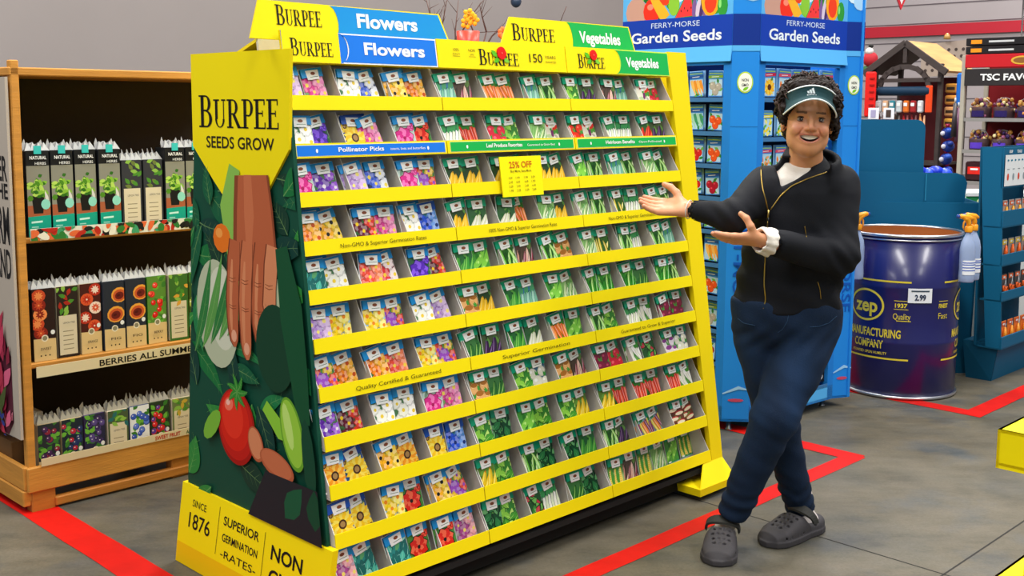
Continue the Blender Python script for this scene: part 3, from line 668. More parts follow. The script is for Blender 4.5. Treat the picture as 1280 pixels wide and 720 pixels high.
        for k in range(14): B.E(R(-.036, .036), R(.008, .085), R(.006, .012), R(.006, .01), [c[0], c[1], c[2], hx('#7a2a6a'), WHT][k % 5], R(0, 3))
    elif shape == 'sun':
        B.strip([(0, 0), (.003, .04)], [.003, .003], hx('#3a8a30'))
        for x, y, r in ((-.028, .085, .022), (.033, .012, .02), (.004, .05, .044)):
            B.flower(x, y, r, 18, c[0], c[2], .34, .2, c[1], .1); B.flower(x, y, r*.8, 14, c[1], c[2], .4, .16, c[0], .3); B.E(x, y, r*.2, r*.2, lerp(c[2], (1, .6, .2), .35))
    elif shape in ('flowers', 'wild'):
        P_ = [(-.026, .07), (.02, .078), (-.006, .048), (.032, .04), (-.03, .018), (.008, .012)]
        for k, (x, y) in enumerate(P_):
            r = R(.019, .027); cc = c[k % 2] if shape == 'flowers' else c[k % 3]
            B.flower(x, y, r*1.05, 7, lerp(cc, (0, 0, 0), .25), c[2], .28, .42, None, R(0, 3)); B.flower(x, y, r*.88, 7, cc, c[2], .28, .4, lerp(cc, (1, 1, 1), .2), R(0, 3))
    elif shape == 'big':
        for x, y, r in ((-.002, .046, .04), (.03, .08, .016)):
            B.flower(x, y, r, 8, c[2], c[2], .3, .45, None, .2); B.flower(x, y, r*.92, 8, c[0], c[2], .25, .42, c[1], .2); B.flower(x, y, r*.5, 6, c[1], c[2], .3, .4, c[0], .6)
    # header and logo label
    D = Art(mb, fr, -w2, .002, w2, H-.002, .0062)
    D.P([(-w2, top-.004), (0, top-.001), (w2, top-.004), (w2, H), (-w2, H)], head)
    D.P([(-.020, top-.010), (.024, top-.010), (.026, H-.008), (-.022, H-.008)], WHT)
    D.E(.004, H-.018, .009, .005, LOGO); D.P([(-.009, top-.003), (.021, top-.003), (.021, top-.0015), (-.009, top-.0015)], hx('#3a6a4a'))
    D.P([(-w2, .006), (-w2+.018, .006), (-w2+.018, .012), (-w2, .012)], WHT)
    return mb
PMESH = {}
def packet(key, M4, label, group, name='seed_packet'):
    if key not in PMESH:
        o = packet_mesh(key).build(name, FOIL); PMESH[key] = o.data; o.data.name = 'seed_packet_'+key
    else: o = bpy.data.objects.new(name, PMESH[key]); COL.objects.link(o)
    o.matrix_world = M4; return tag(o, label, 'seed packet', group)
# what stands in each cell: bay > row > cell
ROWS = {
 0: ['lilac,cosmos white,bluewhite marigoldy,marigold', 'white,iris sunflower,cosmos magenta,poppy', 'magenta,petunia lilac,bluewhite magenta,wild', 'marigold,marigoldy pansy,cosmos white,cornflower',
     'teal,white zinnia,redwhite iris,pansy', 'lilac,daffy daffy,wild white,lilac', 'wild,marigold marigold,zinnia daffy,wild', 'petunia,pansy white,white magenta,cosmos',
     'sunorange,sunflower marigoldy,sunorange sunflower,cornflower', 'sunflower,sunflower daffy,poppy marigoldy,wild', 'pinkpurple,teal teal,poppy poppy,pinkpurple'],
 1: ['asparagus,borlotti carrot,carrot asparagus,bean', 'leek,redcarrot radish,lettuce beanlight,mix', 'yellowsquash,yellowsquash yellowsquash,daikon yellowsquash,yellowsquash', 'yellowsquash,whitesquash whitesquash,carrot beanlight,yellowsquash',
     'cucumber,pea bean,borlotti bean,melon', 'melon,yellowsquash cucumber,asparagus pea,beanlight', 'zucchini,eggplant cucumber,whitesquash carrot,pea', 'melon,zucchini lettuce,onion melon,borlotti',
     'lettuce,kale pea,lettuce lettuce,ypepper', 'ypepper,lettuce bean,kale kale,cucumber', 'kale,lettuce chard,leek zucchini,kale'],
 2: ['lettuce,eggplant borlotti,asparagus mix,radish', 'tomato,mix leek,leek pepper,eggplant', 'pea,bean asparagus,bean beanlight,bean', 'beanlight,bean yellowbean,leek beanlight,bean',
     'beanlight,yellowbean bean,leek bean,asparagus', 'brightbean,brightbean brightbean,zucchini brightbean,bean', 'bean,lettuce leek,daikon beet,beet', 'beet,radish daikon,chard turnip,onion',
     'ypepper,redcarrot redcarrot,redcarrot redcarrot,daikon', 'bean,eggplant rainbow,rainbow whitered,whitered', 'corn,borlotti,corn,beanlight,pea,corn']}
ORD = ['top', 'second', 'third', 'fourth', 'fifth', 'sixth', 'seventh', 'eighth', 'ninth', 'tenth', 'bottom']
BAY = ['flower bay', 'middle bay', 'vegetable bay']
rnd = random.Random(21)
def face_matrix(p, roll, back, yaw=0.):
    X = ub*math.cos(yaw)+nb*math.sin(yaw); Zb = UP*math.cos(back)-nb*math.sin(back); Yb = np.cross(Zb, X)
    Z = Zb*math.cos(roll)-X*math.sin(roll); X2 = X*math.cos(roll)+Zb*math.sin(roll)
    X2 = X2/np.linalg.norm(X2); Z = Z-X2*(Z@X2); Z /= np.linalg.norm(Z); Y = np.cross(Z, X2)
    return Matrix([[X2[i], Y[i], Z[i], p[i]] for i in range(3)]+[[0, 0, 0, 1]])
for bi in range(3):
    u0, u1 = bays[bi]; w = (u1-u0)/3
    for r in range(11):
        cells = ROWS[bi][r].split(' ')
        zb = ZT[r]-LIP+.006
        for ci, cell in enumerate(cells):
            ks = cell.split(','); one = len(cells) == 1
            for pi, key in enumerate(ks):
                n = len(ks)
                if one: U = u0+.055+pi*(u1-u0-.1)/(n-1); roll = rnd.uniform(-.03, .1)
                else:
                    U = u0+w*ci+w*(.255 if pi == 0 else .69)+rnd.uniform(-.008, .008)-.004; roll = rnd.uniform(.0, .26) if pi else rnd.uniform(-.06, .2)
                back = math.atan(LE)+rnd.uniform(.06, .16); N = -.022-.012*pi-rnd.uniform(0, .008)
                words = KINDS[key][0]
                pos = (['leftmost', 'second', 'third', 'fourth', 'fifth', 'rightmost'][pi] if one else '%s in %s cell' % (['left', 'right'][pi], ['left', 'middle', 'right'][ci]))
                lab = '%s seed packet, %s, %s tray of the %s' % (words, pos, ORD[r], BAY[bi])
                p = rk(U, N, zb)
                packet(key, face_matrix(p, roll, back, rnd.uniform(-.06, .06)), lab, 'seed packets in the yellow rack')
                # spare packets that show behind some of the front ones
                if not one and rnd.random() < .38 and pi == 0:
                    p2 = rk(U+.04, N-.028, zb+.004)
                    packet(key, face_matrix(p2, roll+.07, back, rnd.uniform(-.03, .03)), '%s seed packet peeking out behind, middle of %s cell, %s tray, %s' % (words, ['left', 'middle', 'right'][ci], ORD[r], BAY[bi]), 'seed packets in the yellow rack')

# ------------------------------------------------------------------ blue seed kiosk
aB = math.radians(50)
ku = V3(math.sin(aB), math.cos(aB), 0); kn = V3(math.cos(aB), -math.sin(aB), 0)
K2 = V3(1.1705, 5.105, 0); K3 = V3(1.6914, 5.542, 0); KW = .68
kA = -kn                                            # face A runs from K1 away to the left
K1 = V3(1.048, 5.115, 0); K0 = K1+kA*KW
K4 = V3(1.79, 5.575, 0)
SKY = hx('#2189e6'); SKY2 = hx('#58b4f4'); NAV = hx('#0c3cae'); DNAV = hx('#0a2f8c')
kiosk = thing('seed_kiosk', 'tall blue cardboard seed kiosk behind the person with a navy sign band', 'display stand', tuple((K1+K2)/2), 0)
KTOP = 2.14; ZB0, ZB1 = 1.785, 1.925
def frp(o, ex, n, ey=UP): return (o, ex, ey, n)
def veg_art(mb, fr, w, h, seed):
    a = Art(mb, fr, 0, 0, w, h, .001); a.P([(0, 0), (w, 0), (w, h), (0, h)], hx('#5ab2f0'))
    for x, y, rx, ry in ((.1, .15, .12, .04), (.5, .18, .14, .05), (.3, .1, .1, .04)): a.E(x, y, rx, ry, hx('#d8ecfa'))
    r = random.Random(seed)
    for i in range(16): a.leaf(r.uniform(.1, w-.05), r.uniform(-.01, .12), .09, .02, r.uniform(.5, 2.6), [hx('#3f9a2c'), hx('#7ac83c'), hx('#1f6a28')][i % 3])
    a.E(.09, .04, .07, .07, hx('#c89a8a')); a.E(.19, .04, .055, .06, hx('#f0301c')); a.E(.18, .06, .02, .015, hx('#fb8a70'))
    a.strip([(.17, .14), (.22, .08), (.28, .0)], [.012, .028, .03], hx('#f6b52a')); a.E(.27, .12, .04, .06, hx('#e8401c'), .2); a.E(.33, .06, .035, .05, hx('#8cc83a'))
    a.P([(.33, -.01), (.47, .0), (.43, .15)], hx('#2f8a3a')); a.P([(.34, .0), (.45, .005), (.425, .13)], hx('#f03a3c'))
    for k in range(4): a.E(.375+.02*k, .03+.012*(k % 2), .003, .005, BLK)
    for k in range(4): a.leaf(.45+.018*k, -.02, .13, .014, 1.5-.1*k, [hx('#7a5a9a'), hx('#d8c8e0'), hx('#4a2f6a')][k % 3])
    a.E(.55, .07, .055, .075, hx('#f8a81c')); a.E(.55, .06, .035, .05, hx('#f0401c')); a.E(.62, .04, .03, .05, hx('#2f9a3a')); a.E(.605, .05, .008, .02, hx('#8ce07a'))
    a.E(w-.04, .13, .022, .025, hx('#e8f4d0')); a.E(w-.04, .13, .015, .017, hx('#6ab04a'))
def kface(P0, P1, n, name, shelves, sd, seed):
    w = np.linalg.norm(P1-P0); t = (P1-P0)/w; mb = MB()
    mb.slab([P0+UP*1.70, P1+UP*1.70, P1+UP*KTOP, P0+UP*KTOP], n, .02, SKY, side=hx('#9aa4ae'))
    veg_art(mb, frp(P0+UP*ZB1, t, n), w, KTOP-ZB1, seed)
    rect(mb, frp(P0+UP*ZB0, t, n), 0, 0, w, ZB1-ZB0, NAV, .002)
    fr = frp(P0+t*w/2+UP*ZB0, t, n)
    mb.text('FERRY-MORSE', (fr[0]+UP*.098, *fr[1:]), .035, hx('#cfe0f8'), w=.3, bold=.0, off=.003)
    mb.text('Garden Seeds', (fr[0]+UP*.03, *fr[1:]), .07, hx('#e8f2fc'), w=.56, bold=.02, off=.003)
    mb.slab([P0+UP*1.715+n*.012, P1+UP*1.715+n*.012, P1+UP*1.785+n*.002, P0+UP*1.785+n*.002], n, .004, SKY2)
    mb.build('header_board', CARD, kiosk)
    fm = MB(); bw = .045
    for a, b in ((0, bw), (w-bw, w)): fm.slab([P0+t*a+UP*.05, P0+t*b+UP*.05, P0+t*b+UP*1.72, P0+t*a+UP*1.72], n, .03, hx('#1f7fd8'))
    fm.slab([P0+UP*.05, P1+UP*.05, P1+UP*.12, P0+UP*.12], n, .03, SKY2)
    fm.build('front_frame', CARD, kiosk)
    for z in shelves:
        s = MB(); a, b = P0+t*bw, P1-t*bw
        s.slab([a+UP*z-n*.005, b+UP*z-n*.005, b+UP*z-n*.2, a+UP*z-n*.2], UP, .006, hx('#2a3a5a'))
        s.slab([a+UP*(z-.008), b+UP*(z-.008), b+UP*(z+.012), a+UP*(z+.012)], n, .003, hx('#3f74a8'))
        s.build('shelf', CARD, kiosk)
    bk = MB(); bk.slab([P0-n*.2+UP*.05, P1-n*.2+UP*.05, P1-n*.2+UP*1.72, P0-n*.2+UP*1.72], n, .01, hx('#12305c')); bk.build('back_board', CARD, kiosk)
    return t, w
SA = [1.54, 1.385, 1.235, 1.085, .93, .775, .62, .465, .31, .15]
tA, wA = kface(K0, K1, -ku*1.0, 'a', SA, -1, 3)
SB = [1.54, 1.36, 1.2, 1.04, .88, .72, .56, .4, .25, .12]
tB, wB = kface(K2, K3, kn, 'b', SB, 1, 4)
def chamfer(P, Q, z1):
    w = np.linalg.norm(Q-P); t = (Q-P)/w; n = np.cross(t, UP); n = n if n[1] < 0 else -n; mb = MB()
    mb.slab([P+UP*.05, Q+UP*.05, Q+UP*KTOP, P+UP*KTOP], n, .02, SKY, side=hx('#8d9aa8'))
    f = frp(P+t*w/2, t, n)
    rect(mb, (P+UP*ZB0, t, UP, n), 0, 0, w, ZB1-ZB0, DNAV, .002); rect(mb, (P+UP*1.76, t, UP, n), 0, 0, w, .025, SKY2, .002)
    a = Art(mb, (P, t, UP, n), 0, ZB1, w, KTOP, .002); a.E(w*.4, 2.06, w*.5, .05, hx('#d4ecfc')); a.E(w*.7, 2.02, w*.4, .04, hx('#a8d4f8'))
    ff = (f[0]+UP*1.62+n*0, *f[1:]); disc(mb, ff, .036, .048, hx('#b8e030'), .0022, 24); disc(mb, ff, .031, .042, hx('#f4f8ec'), .003, 24)
    mb.text('NON', (ff[0]+UP*.004, *ff[1:]), .018, BLK, w=.03, off=.004, bold=.01); mb.text('GMO', (ff[0]-UP*.018, *ff[1:]), .018, BLK, w=.03, off=.004, bold=.01)
    Art(mb, ff, -.05, -.06, .05, .06, .0035).leaf(-.01, -.036, .03, .007, .5, hx('#7ac81c'))
    mb.text('FERRY-MORSE', (f[0]+UP*.8-t*.028*(1 if w > .11 else .7), UP*-1, t, n), .085 if w > .11 else .07, hx('#0f56b8'), w=.62, bold=.01, off=.003)
    rect(mb, (P+UP*1.42, t, UP, n), 0, 0, w, .0015, hx('#12508f'), .002)
    # brush strokes of white near the foot
    b = Art(mb, (P, t, UP, n), 0, .08, w, .6, .0025); b.strip([(.0, .18), (w*.6, .21), (w, .2)], [.003, .008, .002], hx('#9cd0f8')); b.E(w*.5, .15, w*.3, .008, hx('#c84a6a'))
    mb.build('corner_panel', CARD, kiosk)
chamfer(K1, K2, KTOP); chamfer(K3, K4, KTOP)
rest = MB(); K5 = K4+kA*.6; K6 = K0+ku*.62
rest.slab([K4+UP*.05, K5+UP*.05, K5+UP*KTOP, K4+UP*KTOP], ku, .02, SKY); rest.slab([K5+UP*.05, K6+UP*.05, K6+UP*KTOP, K5+UP*KTOP], -kn, .02, SKY); rest.slab([K6+UP*.05, K0+UP*.05, K0+UP*KTOP, K6+UP*KTOP], -ku, .02, SKY)
rest.build('rear_panels', CARD, kiosk)
base = MB(); base.slab([p+UP*.06 for p in (K0, K1, K2, K3, K4, K5, K6)], UP, .012, hx('#1f7fd8')); base.build('bottom_tray', CARD, kiosk)
for p in (K1+V3(.04, .03, 0), K3-V3(.04, -.04, 0), K0+V3(.05, .0, 0), K5-V3(.02, .1, 0)):
    l = MB(); l.lathe([(.0, 0), (.016, 0), (.018, .004), (.012, .008), (.012, .055), (0, .055)], p, hx('#8c9298'), 12); l.build('leg', METAL, kiosk)
# hanging clear packets
def pouch_mesh(c0, c1, shape, band):
    mb = MB(); W, H, T = .1, .128, .018
    pts = []
    nx, ny = 6, 6; vs = []
    for side in (-1, 1):
        for j in range(ny+1):
            for i in range(nx+1):
                u = i/nx; v = j/ny; bul = (4*u*(1-u)*max(0, 4*(v-.0)*(1-v)))**.6*(1-.5*v)
                vs.append((W*(u-.5), side*(.001+T*.5*bul), H*v))
    n = (nx+1)*(ny+1); fs = []
    for j in range(ny):
        for i in range(nx): a = j*(nx+1)+i; fs.append((a, a+1, a+nx+2, a+nx+1)); fs.append((n+a, n+a+nx+1, n+a+nx+2, n+a+1))
    for i in range(nx): fs.append((i, n+i, n+i+1, i+1)); a = ny*(nx+1)+i; fs.append((a, a+1, n+a+1, n+a))
    for j in range(ny): a = j*(nx+1); b = a+nx+1; fs.append((a, b, n+b, n+a)); a += nx; b += nx; fs.append((a, n+a, n+b, b))
    mb.add(vs, fs, hx('#8fc4ee'), 0, True)
    fr = (V3(0, -T*.5-.0005, 0), V3(1, 0, 0), V3(0, 0, 1), V3(0, -1, 0))
    a = Art(mb, fr, -.044, .004, .044, .124, .0002); r = random.Random(str(c0)+shape)
    a.P([(-.044, 0), (.044, 0), (.044, .13), (-.044, .13)], hx('#3a8ad8')); a.P([(-.04, .008), (.04, .008), (.04, .086), (-.04, .086)], hx('#b8dcf0'))
    for i in range(8): a.leaf(r.uniform(-.03, .03), r.uniform(.01, .07), .03, .007, r.uniform(0, 6), [hx('#2f8a34'), hx('#6ab84a')][i % 2])
    if shape == 'root':
        for k in range(4): x = -.03+k*.018; a.strip([(x, .082), (x+.01, .05), (x+.025, .012)], [.008, .009, .002], c0 if k % 2 else c1)
    elif shape == 'round':
        for x, y, q in ((-.018, .055, .02), (.018, .05, .019), (0, .028, .02)): a.E(x, y, q, q, lerp(c0, (0, 0, 0), .25)); a.E(x-.001, y+.002, q*.85, q*.85, c0); a.E(x-.006, y+.008, .006, .004, c1)
    elif shape == 'sun': a.flower(0, .045, .04, 14, c0, hx('#5a2a10'), .34, .24, c1)
    else:
        for k in range(9): a.E(r.uniform(-.03, .03), r.uniform(.012, .078), .012, .007, c0 if k % 2 else c1, r.uniform(0, 3))
    a.P([(-.044, .09), (.044, .094), (.044, .108), (-.044, .104)], band); a.P([(-.04, .112), (.04, .112), (.04, .116), (-.04, .116)], hx('#b8e04a')); a.P([(-.025, .096), (.02, .098), (.02, .101), (-.025, .099)], WHT)
    return mb
PK = {'orange squash': ('#f49a2c', '#fbc060', 'root', '#2a5aa8'), 'grey potato': ('#b8b0a0', '#dcd6c8', 'round', '#8ab83a'), 'red pepper': ('#e0241c', '#ff8060', 'round', '#2a5ab0'), 'orange tomato': ('#f0561c', '#ffa060', 'round', '#2a6ab8'),
      'green cucumber': ('#3f9a6a', '#a8dcc0', 'root', '#2a5aa8'), 'red chili': ('#d81c24', '#f86868', 'root', '#1f4a98'), 'sunflower': ('#f8b41c', '#fbd850', 'sun', '#d8204a'), 'yellow bean': ('#f4dc1c', '#fbf080', 'blob', '#e8e020'),
      'orange lily': ('#f07a24', '#fbb070', 'blob', '#e04a6a'), 'red beet': ('#b8142c', '#e84860', 'round', '#2a5ab0')}
PM = {}
def pouch(kind, p, t, n, label, group, s=1., tilt=0.):
    if kind not in PM:
        a = PK[kind]; o = pouch_mesh(hx(a[0]), hx(a[1]), a[2], hx(a[3])).build('hanging_seed_packet', FOIL); PM[kind] = o.data
    else: o = bpy.data.objects.new('hanging_seed_packet', PM[kind]); COL.objects.link(o)
    X = t*math.cos(tilt)+UP*math.sin(tilt); Z = UP*math.cos(tilt)-t*math.sin(tilt); Y = np.cross(Z, X)
    o.matrix_world = Matrix([[X[i]*s, Y[i]*s, Z[i]*s, p[i]] for i in range(3)]+[[0, 0, 0, 1]])
    return tag(o, label, 'seed packet', group)
rnd = random.Random(9)
colA = [.625-.06, .625-.168, .625-.276]
rowsA = [['grey potato', 'orange squash', 'green cucumber'], ['orange tomato', 'green cucumber', 'red chili'], ['orange tomato', 'red pepper', 'red chili'], ['red beet', 'red pepper', 'orange tomato'], ['green cucumber', 'yellow bean', 'red chili'],
         ['orange squash', 'yellow bean', 'orange tomato'], ['orange tomato', 'red chili', 'green cucumber'], ['grey potato', 'red beet', 'red chili'], ['red beet', 'grey potato', 'green cucumber'], ['red pepper', 'red beet', 'orange squash']]
for r, z in enumerate(SA):
    for c, x in enumerate(colA):
        k = rowsA[r][c]; pouch(k, K0+tA*x+UP*(z+.013)+ku*(.035+.01*rnd.random()), tA, -ku, '%s packet on the left face of the blue kiosk, %s shelf, %s column' % (k, ORD[r] if r < 9 else 'bottom', ['right', 'middle', 'left'][c]), 'packets on the left face of the blue kiosk', .96, rnd.uniform(-.06, .06))
rowB = ['sunflower', 'orange lily', 'orange lily', 'sunflower', 'orange lily']
for c, k in enumerate(rowB): pouch(k, K2+tB*(.105+c*.113)+UP*1.553-kn*.03, tB, kn, '%s packet on the top front shelf of the blue kiosk, %s' % (k, ['leftmost', 'second from left', 'middle', 'second from right', 'rightmost'][c]), 'packets on the front of the blue kiosk', 1.05, rnd.uniform(-.05, .05))
for r, k in ((1, 'yellow bean'), (2, 'orange lily'), (3, 'orange tomato'), (4, 'red beet')):
    for c in range(5): pouch(k if c < 2 else [k, 'green cucumber', 'red pepper', 'sunflower', 'orange squash'][(c+r) % 5], K2+tB*(.105+c*.113)+UP*(SB[r]+.013)-kn*.035, tB, kn, '%s packet on the front of the blue kiosk, %s shelf, %s' % (k if c < 2 else [k, 'green cucumber', 'red pepper', 'sunflower', 'orange squash'][(c+r) % 5], ORD[r], ['leftmost', 'second from left', 'middle', 'second from right', 'rightmost'][c]), 'packets on the front of the blue kiosk', .95)
# boxes at the foot of the kiosk's front
def carton(name, c, size, ax, cols, words, label, cat, group=None, art=None):
    mb = MB(); mb.box(c, size, cols[0], ax, bev=.002); X, Y, Z = ax
    f = (np.array(c)-Y*(size[1]/2)-Z*size[2]/2, X, Z, -Y)
    rect(mb, f, -size[0]*.42, size[2]*.55, size[0]*.42, size[2]*.85, cols[1], .001); rect(mb, f, -size[0]*.42, size[2]*.12, size[0]*.1, size[2]*.45, cols[2], .001)
    disc(mb, (f[0]+X*size[0]*.25+Z*size[2]*.3, *f[1:]), size[0]*.13, size[0]*.13, cols[3], .001, 12)
    if words: mb.text(words, (f[0]+Z*size[2]*.62, *f[1:]), size[2]*.16, cols[3], w=size[0]*.6, off=.002)
    o = mb.build(name, CARD); return tag(o, label, cat, group)
axB = (tB, -kn, UP)
for i, (x, z, cs, nm) in enumerate(((.40, .265, ('#1a1a1e', '#e8e8ea', '#6a6a70', '#f0f0f0'), 'black'), (.55, .265, ('#16181c', '#f0f0f0', '#2a9ad0', '#e0e0e0'), 'black and blue'), (.42, .135, ('#20201e', '#f4f4f4', '#f0781c', '#ffffff'), 'black'), (.57, .135, ('#1c1c1c', '#f4821c', '#f8b050', '#f4f4f4'), 'orange fronted'))):
    carton('starter_kit_box', K2+tB*x+UP*(z+.055)-kn*.07, (.13, .1, .1), axB, [hx(c) for c in cs], '', '%s box, %s shelf at the foot of the blue kiosk, %s' % (nm, 'lowest' if z < .2 else 'second lowest', 'left' if i % 2 == 0 else 'right'), 'box', 'boxes at the foot of the blue kiosk')

# ------------------------------------------------------------------ wooden plant stand on the left
KS = V3(-1.7354, 3.9995, 0)
def ks(U, D, z): return KS+ub*U-nb*D+UP*z            # D goes back from the front
WD, WD2 = hx('#c98a35'), hx('#b87528')
stand = thing('plant_stand', 'pine pallet stand of boxed fruit and herb plants at the left edge', 'display stand', tuple(KS), math.atan2(ub[1], ub[0]))
SL, SD = 1.25, .5
AXW = (ub, -nb, UP)
def wbox(name, U, D, z, s, col=WD): m = MB(); m.box(ks(U, D, z), s, col, AXW, bev=.004); return m.build(name, WOOD, stand)
for U in (.022, SL-.022):
    for D in (.015, SD-.02): wbox('post', U, D, .85, (.032, .03, 1.62))
wbox('front_board', SL/2, -.005, .125, (SL, .02, .095)); wbox('end_board', .0, SD/2, .13, (.02, SD, .09)); wbox('bottom_rail', SL/2, -.0, .025, (SL-.2, .03, .035), WD2)
for U in (.06, SL/2, SL-.06): wbox('pallet_block', U, .02, .04, (.09, .05, .085), WD2); wbox('pallet_block', U, SD-.05, .04, (.09, .05, .085), WD2)
wbox('end_rail', -.0, SD/2, .055, (.03, SD, .06), WD)
for i in range(5): wbox('deck_slat', SL/2, .06+i*.1, .095, (SL-.06, .08, .018), WD2)
wbox('shelf', SL/2, SD/2, .545, (SL-.05, SD-.03, .02)); wbox('shelf', SL/2, SD/2, 1.01, (SL-.05, SD-.03, .02)); wbox('top_board', SL/2, SD/2, 1.62, (SL, SD, .03))
bkp = MB(); bkp.slab([ks(.0, SD-.005, .1), ks(SL, SD-.005, .1), ks(SL, SD-.005, 1.62), ks(0, SD-.005, 1.62)], nb, .01, hx('#2a211c')); bkp.build('back_board', GREYC, stand)
lp = MB(); f = (ks(0, -.022, 1.015), ub, UP, nb); lp.slab([ks(.05, -.012, 1.012), ks(SL-.05, -.012, 1.012), ks(SL-.05, -.012, 1.055), ks(.05, -.012, 1.055)], nb, .004, hx('#dfe0d0'))
a = Art(lp, (ks(0, -.012, 1.012), ub, UP, nb), .05, .0, SL-.05, .043, .0006); rnd = random.Random(4)
for i in range(150): a.E(rnd.uniform(.05, SL), rnd.uniform(0, .045), rnd.uniform(.012, .03), rnd.uniform(.008, .016), [hx(c) for c in ('#b82a1c', '#2f7a34', '#1c1c1c', '#e8e4d0', '#e06a3a', '#3f9a6a')][i % 6], rnd.uniform(0, 3))
lp.build('shelf_strip', CARD, stand)['label'] = 'strip printed with tomatoes and leaves'
lp = MB(); lp.slab([ks(.05, -.012, .505), ks(SL-.05, -.012, .505), ks(SL-.05, -.012, .545), ks(.05, -.012, .545)], nb, .004, hx('#dccfa8'))
lp.text('BERRIES ALL SUMMER', (ks(.50, -.012, .512), ub, UP, nb), .034, BLK, w=.42, bold=.015); lp.build('shelf_strip', CARD, stand)['label'] = 'kraft strip lettered BERRIES ALL SUMMER'
lp = MB(); lp.slab([ks(.05, -.02, .172), ks(SL-.05, -.02, .172), ks(SL-.05, -.02, .2), ks(.05, -.02, .2)], nb, .003, hx('#d8c8a0'))
lp.text('SWEET FRUIT', (ks(.56, -.02, .177), ub, UP, nb), .022, hx('#c01818'), w=.11, bold=.02); lp.text('ALL SEASON', (ks(.69, -.02, .177), ub, UP, nb), .02, hx('#2a5a34'), w=.1, bold=.02); lp.build('shelf_strip', CARD, stand)['label'] = 'lower kraft strip with red lettering'
# end panel of the stand
sp = MB(); sp.slab([ks(-.012, .004, .28), ks(-.012, .004, 1.6), ks(-.012, SD+.02, 1.6), ks(-.012, SD+.02, .28)], -ub, .01, hx('#b9aea2'))
fS = lambda D, z: (ks(-.012, D, z), nb, UP, -ub)
for t_, z_, h_ in (('WINTER', 1.231, .093), ('THE', 1.165, .058), ('FARM', 1.003, .14), ('AND', .876, .11)): sp.text(t_, fS(.02, z_), h_*1.35, hx('#17171a'), w=.115*len(t_)/2.4, bold=.02, al='R')
a = Art(sp, fS(SD+.02, .28), 0, 0, .46, .50, .0008, .0002); rnd = random.Random(8)
fx, fy = .46-.0, 0
a.E(.3, .18, .2, .22, hx('#5a1f34')); 
for i in range(60):
    x, y = rnd.uniform(.05, .44), rnd.uniform(-.02, .36); a.leaf(x, y, rnd.uniform(.08, .17), rnd.uniform(.014, .026), rnd.uniform(.6, 2.5), [hx(c) for c in ('#c83a5e', '#e0648a', '#a82448', '#f09ab0', '#b8304e', '#8a1c3c')][i % 6])
for i in range(8): a.leaf(rnd.uniform(.1, .4), rnd.uniform(0, .1), .16, .02, rnd.uniform(.8, 2.2), hx('#4a5a2c'))
for i in range(5): a.leaf(rnd.uniform(.3, .42), rnd.uniform(.0, .06), .04, .01, rnd.uniform(0, 6), hx('#2a3a8a'))
sp.build('end_panel', CARD, stand)['label'] = 'grey end panel with tall black words over pink lilies'
